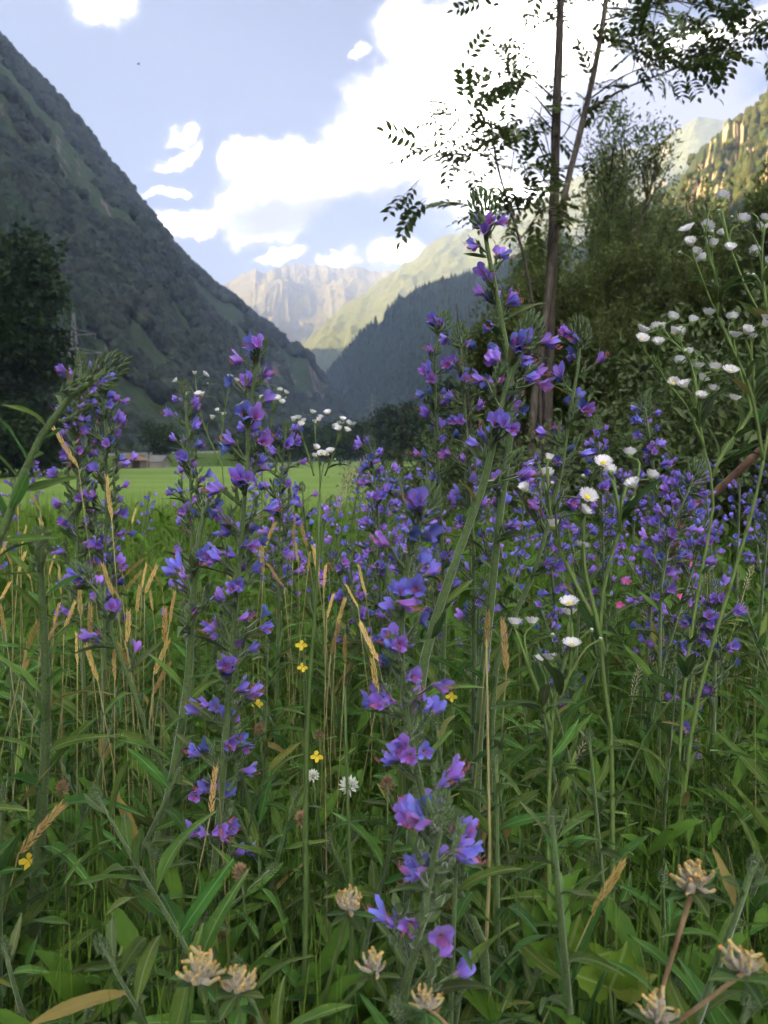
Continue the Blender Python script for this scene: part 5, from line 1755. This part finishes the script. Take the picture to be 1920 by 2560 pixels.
# ------------------------------------------------------------------ kidney vetch
def floret_mesh(k):
    b = MB()
    c = .003 * (k % 3)
    p = [Vector((0, 0, 0)), Vector((0, .0025, .0012)), Vector((0, .006, .0024 + c * .3)), Vector((.0004, .0095, .0036 + c * .5)), Vector((.0008, .0112, .0052 + c)), Vector((.0006, .0124, .0078 + c)), Vector((-.0006, .0128, .0092 + c))]
    b.tube(p[:4], [.0009, .0023, .0026, .0014], 7, 0, cap=False)
    b.tube(p[3:6], [.0012, .0016, .0013], 6, 1, cap=False)
    b.tube(p[5:], [.0016, .0010], 6, 2)
    for q in range(16):
        a = q * 2.4; z = .001 + .0005 * q
        bristle(b, Vector((.0018 * math.cos(a), .0005 + .00055 * q, .0012 + .0018 * math.sin(a))), (math.cos(a), .8, math.sin(a)), .0026, .00016, 0)
    return b.mesh('floret', [M_wool, M_cream, M_orange])


FLORET = [floret_mesh(k) for k in range(3)]
VLEAF = blade_mesh('leaf', M_fleaf, .022, .008, 7, .2, .2, .03, 777, .6)


def vetch(label, px, py, d, n, seed, foot, s=1.0, stem_m=M_gstem, rad=.0010):
    r = random.Random(seed)
    h = at(px, py, d); f = at(*foot, d + .02)
    ray = f - h; ray.z = min(ray.z, -.25 * ray.length)
    k_ = h.z / -ray.z
    path = [h, h + ray * k_ * .5 + Vector((.005, 0, .012)), h + ray * k_]; pts, _ = smooth_path(path, 12)
    g = pts[-1].copy(); g.z += .01
    t = thing('kidney_vetch', label, 'flower', g)
    b = MB(); b.tube([p - g for p in pts], rad, 6); obj('stem', b.mesh('stem', stem_m), t)
    n = int(n * 1.9)
    for i in range(n):
        a = i * 2.4; e = r.uniform(-.35, 1.3)
        dv = Vector((math.cos(a) * math.cos(e), math.sin(a) * math.cos(e), math.sin(e)))
        obj('floret', FLORET[r.randrange(3)], t, M=orient(h - g + dv * .002 * s, dv + Vector((r.gauss(0, .25), r.gauss(0, .25), r.gauss(0, .25))), (r.gauss(0, .5), r.gauss(0, .5), 1), s * .60 * r.uniform(.65, 1.1)))
    for i in range(6):
        a = i * 1.05 + r.random()
        dv = Vector((math.cos(a), math.sin(a), -.15 + r.random() * .4))
        obj('leaf', VLEAF, t, M=orient(h - g - Vector((0, 0, .004)), dv, (0, 0, 1), s * r.uniform(.6, .95)))
    return t


vetch('cream and yellow kidney vetch head with orange tips, fuller of the touching pair', 500, 2440, .35, 20, 81, (520, 2600), .95)
vetch('orange-tipped kidney vetch head touching the fuller cream one', 590, 2470, .36, 18, 82, (600, 2620), .9)
vetch('pale cream kidney vetch head on green stem beside the flat culm', 872, 2270, .42, 14, 83, (790, 2560), .95, rad=.0013)
vetch('withering small kidney vetch head with orange tips near the low bugloss foot', 935, 2425, .40, 9, 84, (870, 2500), .85)
vetch('dry kidney vetch head with one purple-pink floret at the low bugloss foot', 1065, 2515, .36, 11, 85, (1180, 2640), .8, M_drystem)
vetch('large faded kidney vetch head on straight brown stalk', 1735, 2215, .37, 22, 86, (1630, 2540), 1.0, M_drystem, .0012)
vetch('dry lilac kidney vetch husk at the foot of the brown stalk', 1640, 2545, .33, 8, 87, (1650, 2700), 1.0, M_drystem)
vetch('dry kidney vetch husk on crossed brown stems by the frame of dark leaves', 1862, 2430, .33, 8, 88, (1700, 2560), 1.0, M_drystem, .0011)


# ------------------------------------------------------------------ small flowers
def petal_flower(name, label, px, py, d, m, n, size, seed, group=None, foot=None):
    r = random.Random(seed)
    h = at(px, py, d); g = Vector((h.x + r.gauss(0, .02), h.y + .02, 0))
    t = thing(name, label, 'flower', g, group)
    pts, _ = smooth_path([g, g.lerp(h, .6) + Vector((.006, 0, 0)), h], 8)
    b = MB(); b.tube([p - g for p in pts], .0008, 4); obj('stem', b.mesh('stem', M_gstem), t)
    for i in range(n):
        a = 6.283 * i / n + r.uniform(-.2, .2); o = Vector((math.cos(a), math.sin(a) * .7 - .3, math.sin(a) * .7)); s_ = o.cross(Vector((0, -1, .3))).normalized()
        b = MB(); l = size * r.uniform(.85, 1.1)
        b.add([(0, 0, 0), o * l * .5 - s_ * l * .38, o * l + Vector((0, -.1 * l, 0)) - s_ * l * .22, o * l * 1.05 + s_ * l * .22, o * l * .5 + s_ * l * .38], [(0, 1, 2, 3, 4)])
        obj('petal', b.mesh('petal', m), t, loc=h - g)
    return t


for i, (x, y, d, lab) in enumerate([(72, 2150, .6, 'yellow trefoil flower at the foot of the thick leafy shoot'), (792, 1890, .75, 'yellow trefoil flower by the thick green culm'), (755, 1612, .85, 'upper yellow trefoil flower of the close pair among grass'), (757, 1668, .85, 'lower yellow trefoil flower of the close pair among grass'),
                                    (645, 1760, .8, 'small yellow trefoil flower hidden behind the vivid spike'), (1128, 1742, .8, 'yellow trefoil flower between blurred spike and thick stem')]):
    petal_flower('trefoil', lab, x, y, d, M_yellow, 4, .0062, 1500 + i)
for i, (x, y, d, lab) in enumerate([(1705, 1492, 1.2, 'bright pink campion flower lowest of the pink ones'), (1728, 1412, 1.3, 'bright pink campion flower highest of the pink ones'), (1565, 1452, 1.2, 'pale pink campion flower left among violet bugloss'), (1548, 1512, 1.2, 'small pink campion flower beside the low fleabane'), (1690, 1448, 1.3, 'pink campion flower between the highest and the lowest pink ones')]):
    petal_flower('campion', lab, x, y, d, M_pink, 5, .0075, 1520 + i)


def knob(name, label, px, py, d, m, shape, size, seed, cat='flower'):
    r = random.Random(seed)
    h = at(px, py, d); g = Vector((h.x + r.gauss(0, .02), h.y + .02, 0))
    t = thing(name, label, cat, g)
    pts, _ = smooth_path([g, g.lerp(h, .6) + Vector((.006, 0, 0)), h], 8)
    b = MB(); b.tube([p - g for p in pts], .0008, 4); obj('stem', b.mesh('stem', M_gstem), t)
    b = MB(); n = 46
    for i in range(n):
        tt = (i + .5) / n; a = i * 2.4; z = 1 - 2 * tt; rr_ = math.sqrt(max(0, 1 - z * z))
        dv = Vector((rr_ * math.cos(a), rr_ * math.sin(a), z))
        spindle(b, Vector((dv.x * .35, dv.y * .35, dv.z * .35 * shape)) * size, dv + Vector((0, 0, .6)), size * .85, size * .17, 0, 3)
    obj('flower_head', b.mesh('flower_head', m, False), t, loc=h - g)


knob('white_clover', 'white clover head by the flat pale culm', 872, 1965, .62, M_white, 1, .0078, 1601)
knob('white_clover', 'smaller white clover head above the dark gap by the green culm', 782, 1940, .7, M_white, 1, .0058, 1602)
for i, (x, y, d, lab) in enumerate([(600, 2182, .55, 'brown plantain head over the low leaf by the vivid spike foot'), (752, 2048, .62, 'ragged brown plantain head touching the green culm'), (155, 1972, .62, 'round buff seed head on the thick shoot'), (648, 1825, .75, 'dark seed head right of the vivid spike'), (798, 1840, .8, 'buff seed head above the upper clover'), (968, 1960, .6, 'dark red seed head at the blurred bugloss stem'), (822, 1420, 1.0, 'brown plantain head in the golden grass before the loose bugloss group')]):
    knob('plantain', lab, x, y, d, M_brownhead, 1.7, .0058, 1620 + i, 'seed head')


# ------------------------------------------------------------------ bramble with lime leaves
def bramble(label, px, py, d, seed, s=1.0):
    r = random.Random(seed); h = at(px, py, d); g = Vector((h.x, h.y + .02, 0))
    t = thing('bramble', label, 'plant', g)
    b = MB(); pts, _ = smooth_path([g, g.lerp(h, .5) + Vector((.01, 0, 0)), h], 6); b.tube([p - g for p in pts], .0012, 4); obj('stem', b.mesh('stem', M_fstem), t)
    for a, l in ((-1.1, .9), (0.15, 1.1), (1.2, .9)):
        V, F = [], []; rows = 10
        for i in range(rows):
            tt = i / (rows - 1); w = .011 * math.sin(math.pi * tt ** .75) * (1 + .16 * (i % 2)) + .0002
            for q in (-1, 0, 1):
                V.append((q * w, .034 * tt, .004 * abs(q) * math.sin(3 * tt) - .006 * tt * tt + .0015 * math.sin(i * 2.5) * abs(q)))
        for i in range(rows - 1):
            for c in (0, 1):
                F.append((i * 3 + c, i * 3 + c + 1, (i + 1) * 3 + c + 1, (i + 1) * 3 + c))
        obj('leaf', mesh_from('leaf', V, F, M_lime), t, M=orient(h - g, (math.sin(a), -.35, .35 + .5 * math.cos(a)), (0, -.8, .6), s * l))


bramble('bright lime green bramble leaf below the green undergrowth', 1405, 2415, .50, 91, 1.15)
bramble('second lime green bramble leaf spreading right of the bright one', 1525, 2470, .48, 92, 1.0)

# ------------------------------------------------------------------ leafy undergrowth
ru = random.Random(17)
shoot_lab = 'leafy bugloss shoot without flowers in the green undergrowth'


def shoot(px, d, h, seed, leaf_len, rad=.0040, sp=.0125, label=shoot_lab, group='leafy shoots in the undergrowth'):
    g = at_z(px, d, 0); r = random.Random(seed)
    top = Vector((g.x + r.gauss(0, .06), g.y + r.gauss(0, .03), h))
    bugloss(label, None, d, .018, seed, detail=1, rad=rad, sp=.009, flower_p=0, leaf_sp=sp, leaf_len=leaf_len, tip=.35,
            world_path=[top, g.lerp(top, .55) + Vector((-(top.x - g.x) * .3, 0, 0)), g], name='bugloss_shoot', group=group, bract_len=1.2, cyme_len=.4)


k = 0
for i in range(124):
    d = .40 + 1.05 * ru.random() ** 1.25
    px = -300 + 2520 * ((i * .6180339) % 1)
    ymin = 1980 if d < .5 else (1800 if d < .7 else (1560 if d < 1.0 else 1420))
    zmax = CAM_H - (ymin - 1150) / FPX * d
    h = max(.10, zmax * ru.uniform(.60, .98))
    shoot(px, d, h, 2000 + i, ru.uniform(.8, 1.15), ru.uniform(.0022, .0038), ru.uniform(.008, .012))


def blades(name, n, x_of, y_rng, hmin, hmax, wmin, wmax, m, label, seed, cat='grass', bend=.5, keep=None):
    r = np.random.default_rng(seed)
    y = y_rng[0] + (y_rng[1] - y_rng[0]) * r.random(n) ** 1.3
    x = x_of(r, y)
    if keep is not None:
        k_ = keep(x, y, r); x, y = x[k_], y[k_]
    n = len(x)
    z = ground_z(x, y) - .005
    h = r.uniform(hmin, hmax, n); w = r.uniform(wmin, wmax, n) * .5
    a = r.random(n) * 6.283; D = np.stack([np.cos(a), np.sin(a), 0 * a], 1)
    S = np.stack([-np.sin(a), np.cos(a), 0 * a], 1)
    bd = r.random(n) ** 1.5 * bend
    rows = 5
    V = np.zeros((n, rows * 2, 3)); B = np.stack([x, y, z], 1)
    for k in range(rows):
        t = k / (rows - 1)
        c = B + D * (h * bd * t * t)[:, None]; c[:, 2] += h * t * (1 - .45 * bd * t)
        ww = (w * (1 - t) ** .7 + .0002)[:, None]
        tw = a * 0 + t * .8
        V[:, 2 * k] = c - S * ww; V[:, 2 * k + 1] = c + S * ww
    idx = (np.arange(n) * rows * 2)[:, None, None]
    q = np.array([[2 * k, 2 * k + 1, 2 * k + 3, 2 * k + 2] for k in range(rows - 1)])[None]
    F = (idx + q).reshape(-1, 4)
    o = obj(name, mesh_from(name, V.reshape(-1, 3), F, m))
    return tag(o, label, cat, kind='stuff')


def wedge(r, y, m=.5):
    return r.uniform(-1, 1, len(y)) * (y * .56 + m)


blades('meadow_grass', 26000, wedge, (.38, 2.4), .12, .36, .0012, .0034, M_grass, 'fine green meadow grass growing between the flowers', 41, bend=.75)
blades('meadow_grass', 17000, lambda r, y: wedge(r, y, .6), (2.2, 9.0), .20, .48, .003, .007, M_grass, 'taller green grass on the bank behind the flowers', 42, bend=.6)
blades('dry_grass', 2600, wedge, (.5, 4.0), .18, .42, .0008, .0018, M_drygrass, 'thin dry straw coloured stems mixed into the green meadow', 43, bend=.35)
blades('meadow_grass', 16000, lambda r, y: r.uniform(-1, .35, len(y)) * (y * .56 + 1), (9, 34), .16, .36, .010, .022, M_grass, 'rough grass along the edge of the hay field', 44, bend=.5)


def cover(n, y_rng, zmax, lo, hi, m, label, seed, aspect=.6):
    """broad low leaves close to the ground"""
    r = np.random.default_rng(seed)
    y = y_rng[0] + (y_rng[1] - y_rng[0]) * r.random(n) ** 1.2; x = wedge(r, y)
    z = ground_z(x, y) + r.random(n) ** 1.3 * zmax
    P = np.stack([x, y, z], 1); a = r.random(n) * 6.283
    D = np.stack([np.cos(a), np.sin(a), r.uniform(-.1, 1.6, n)], 1)
    D /= np.linalg.norm(D, axis=1, keepdims=True)
    S = np.cross(D, unit(r, n) * .5 + np.array([0, -.2, 1.0])); S /= np.linalg.norm(S, axis=1, keepdims=True); N_ = np.cross(S, D)
    l = r.uniform(lo, hi, n)[:, None]; w = l * aspect * r.uniform(.7, 1.1, n)[:, None]
    rows = [(0, .06, 0), (.25, .42, .02), (.55, .5, .03), (.82, .30, .0), (1.0, .02, -.08)]
    V = np.zeros((n, 15, 3))
    for k, (t, ww, b_) in enumerate(rows):
        c = P + D * l * t + N_ * l * b_ * 1.5
        V[:, 3 * k] = c - S * w * ww + N_ * w * ww * .35; V[:, 3 * k + 1] = c; V[:, 3 * k + 2] = c + S * w * ww + N_ * w * ww * .35
    q = np.array([[3 * k + c, 3 * k + c + 1, 3 * k + c + 4, 3 * k + c + 3] for k in range(4) for c in (0, 1)])[None]
    F = ((np.arange(n) * 15)[:, None, None] + q).reshape(-1, 4)
    o = obj('ground_leaves', mesh_from('ground_leaves', V.reshape(-1, 3), F, m))
    return tag(o, label, 'leaves', kind='stuff')


cover(12500, (.36, 1.7), .26, .022, .062, M_cover, 'low broad green leaves covering the ground under the flowers', 51, .27)
cover(8500, (.36, 1.4), .20, .010, .022, M_cover, 'small round clover leaves covering the ground under the flowers', 52, .9)
cover(9000, (1.4, 4.5), .34, .03, .08, M_cover, 'leafy green growth filling the bank behind the front flowers', 53, .28)

# ------------------------------------------------------------------ haze
def build_haze(density):
    b = MB(); b.box((-1800, -1300, FIELD_Z - 8), (2000, 5400, 1260))
    m = bpy.data.materials.new('haze_mat'); m.use_nodes = True
    N, L = m.node_tree.nodes, m.node_tree.links
    N.remove(N['Principled BSDF'])
    v = N.new('ShaderNodeVolumePrincipled')
    v.inputs['Color'].default_value = (0.50, 0.62, 1.0, 1)
    v.inputs['Density'].default_value = density
    v.inputs['Anisotropy'].default_value = 0.25
    L.new(v.outputs[0], N['Material Output'].inputs['Volume'])
    h = obj('haze', b.mesh('haze', m, False))
    tag(h, 'thin blue evening haze filling the valley air', 'haze', kind='stuff')


build_haze(0.0002)
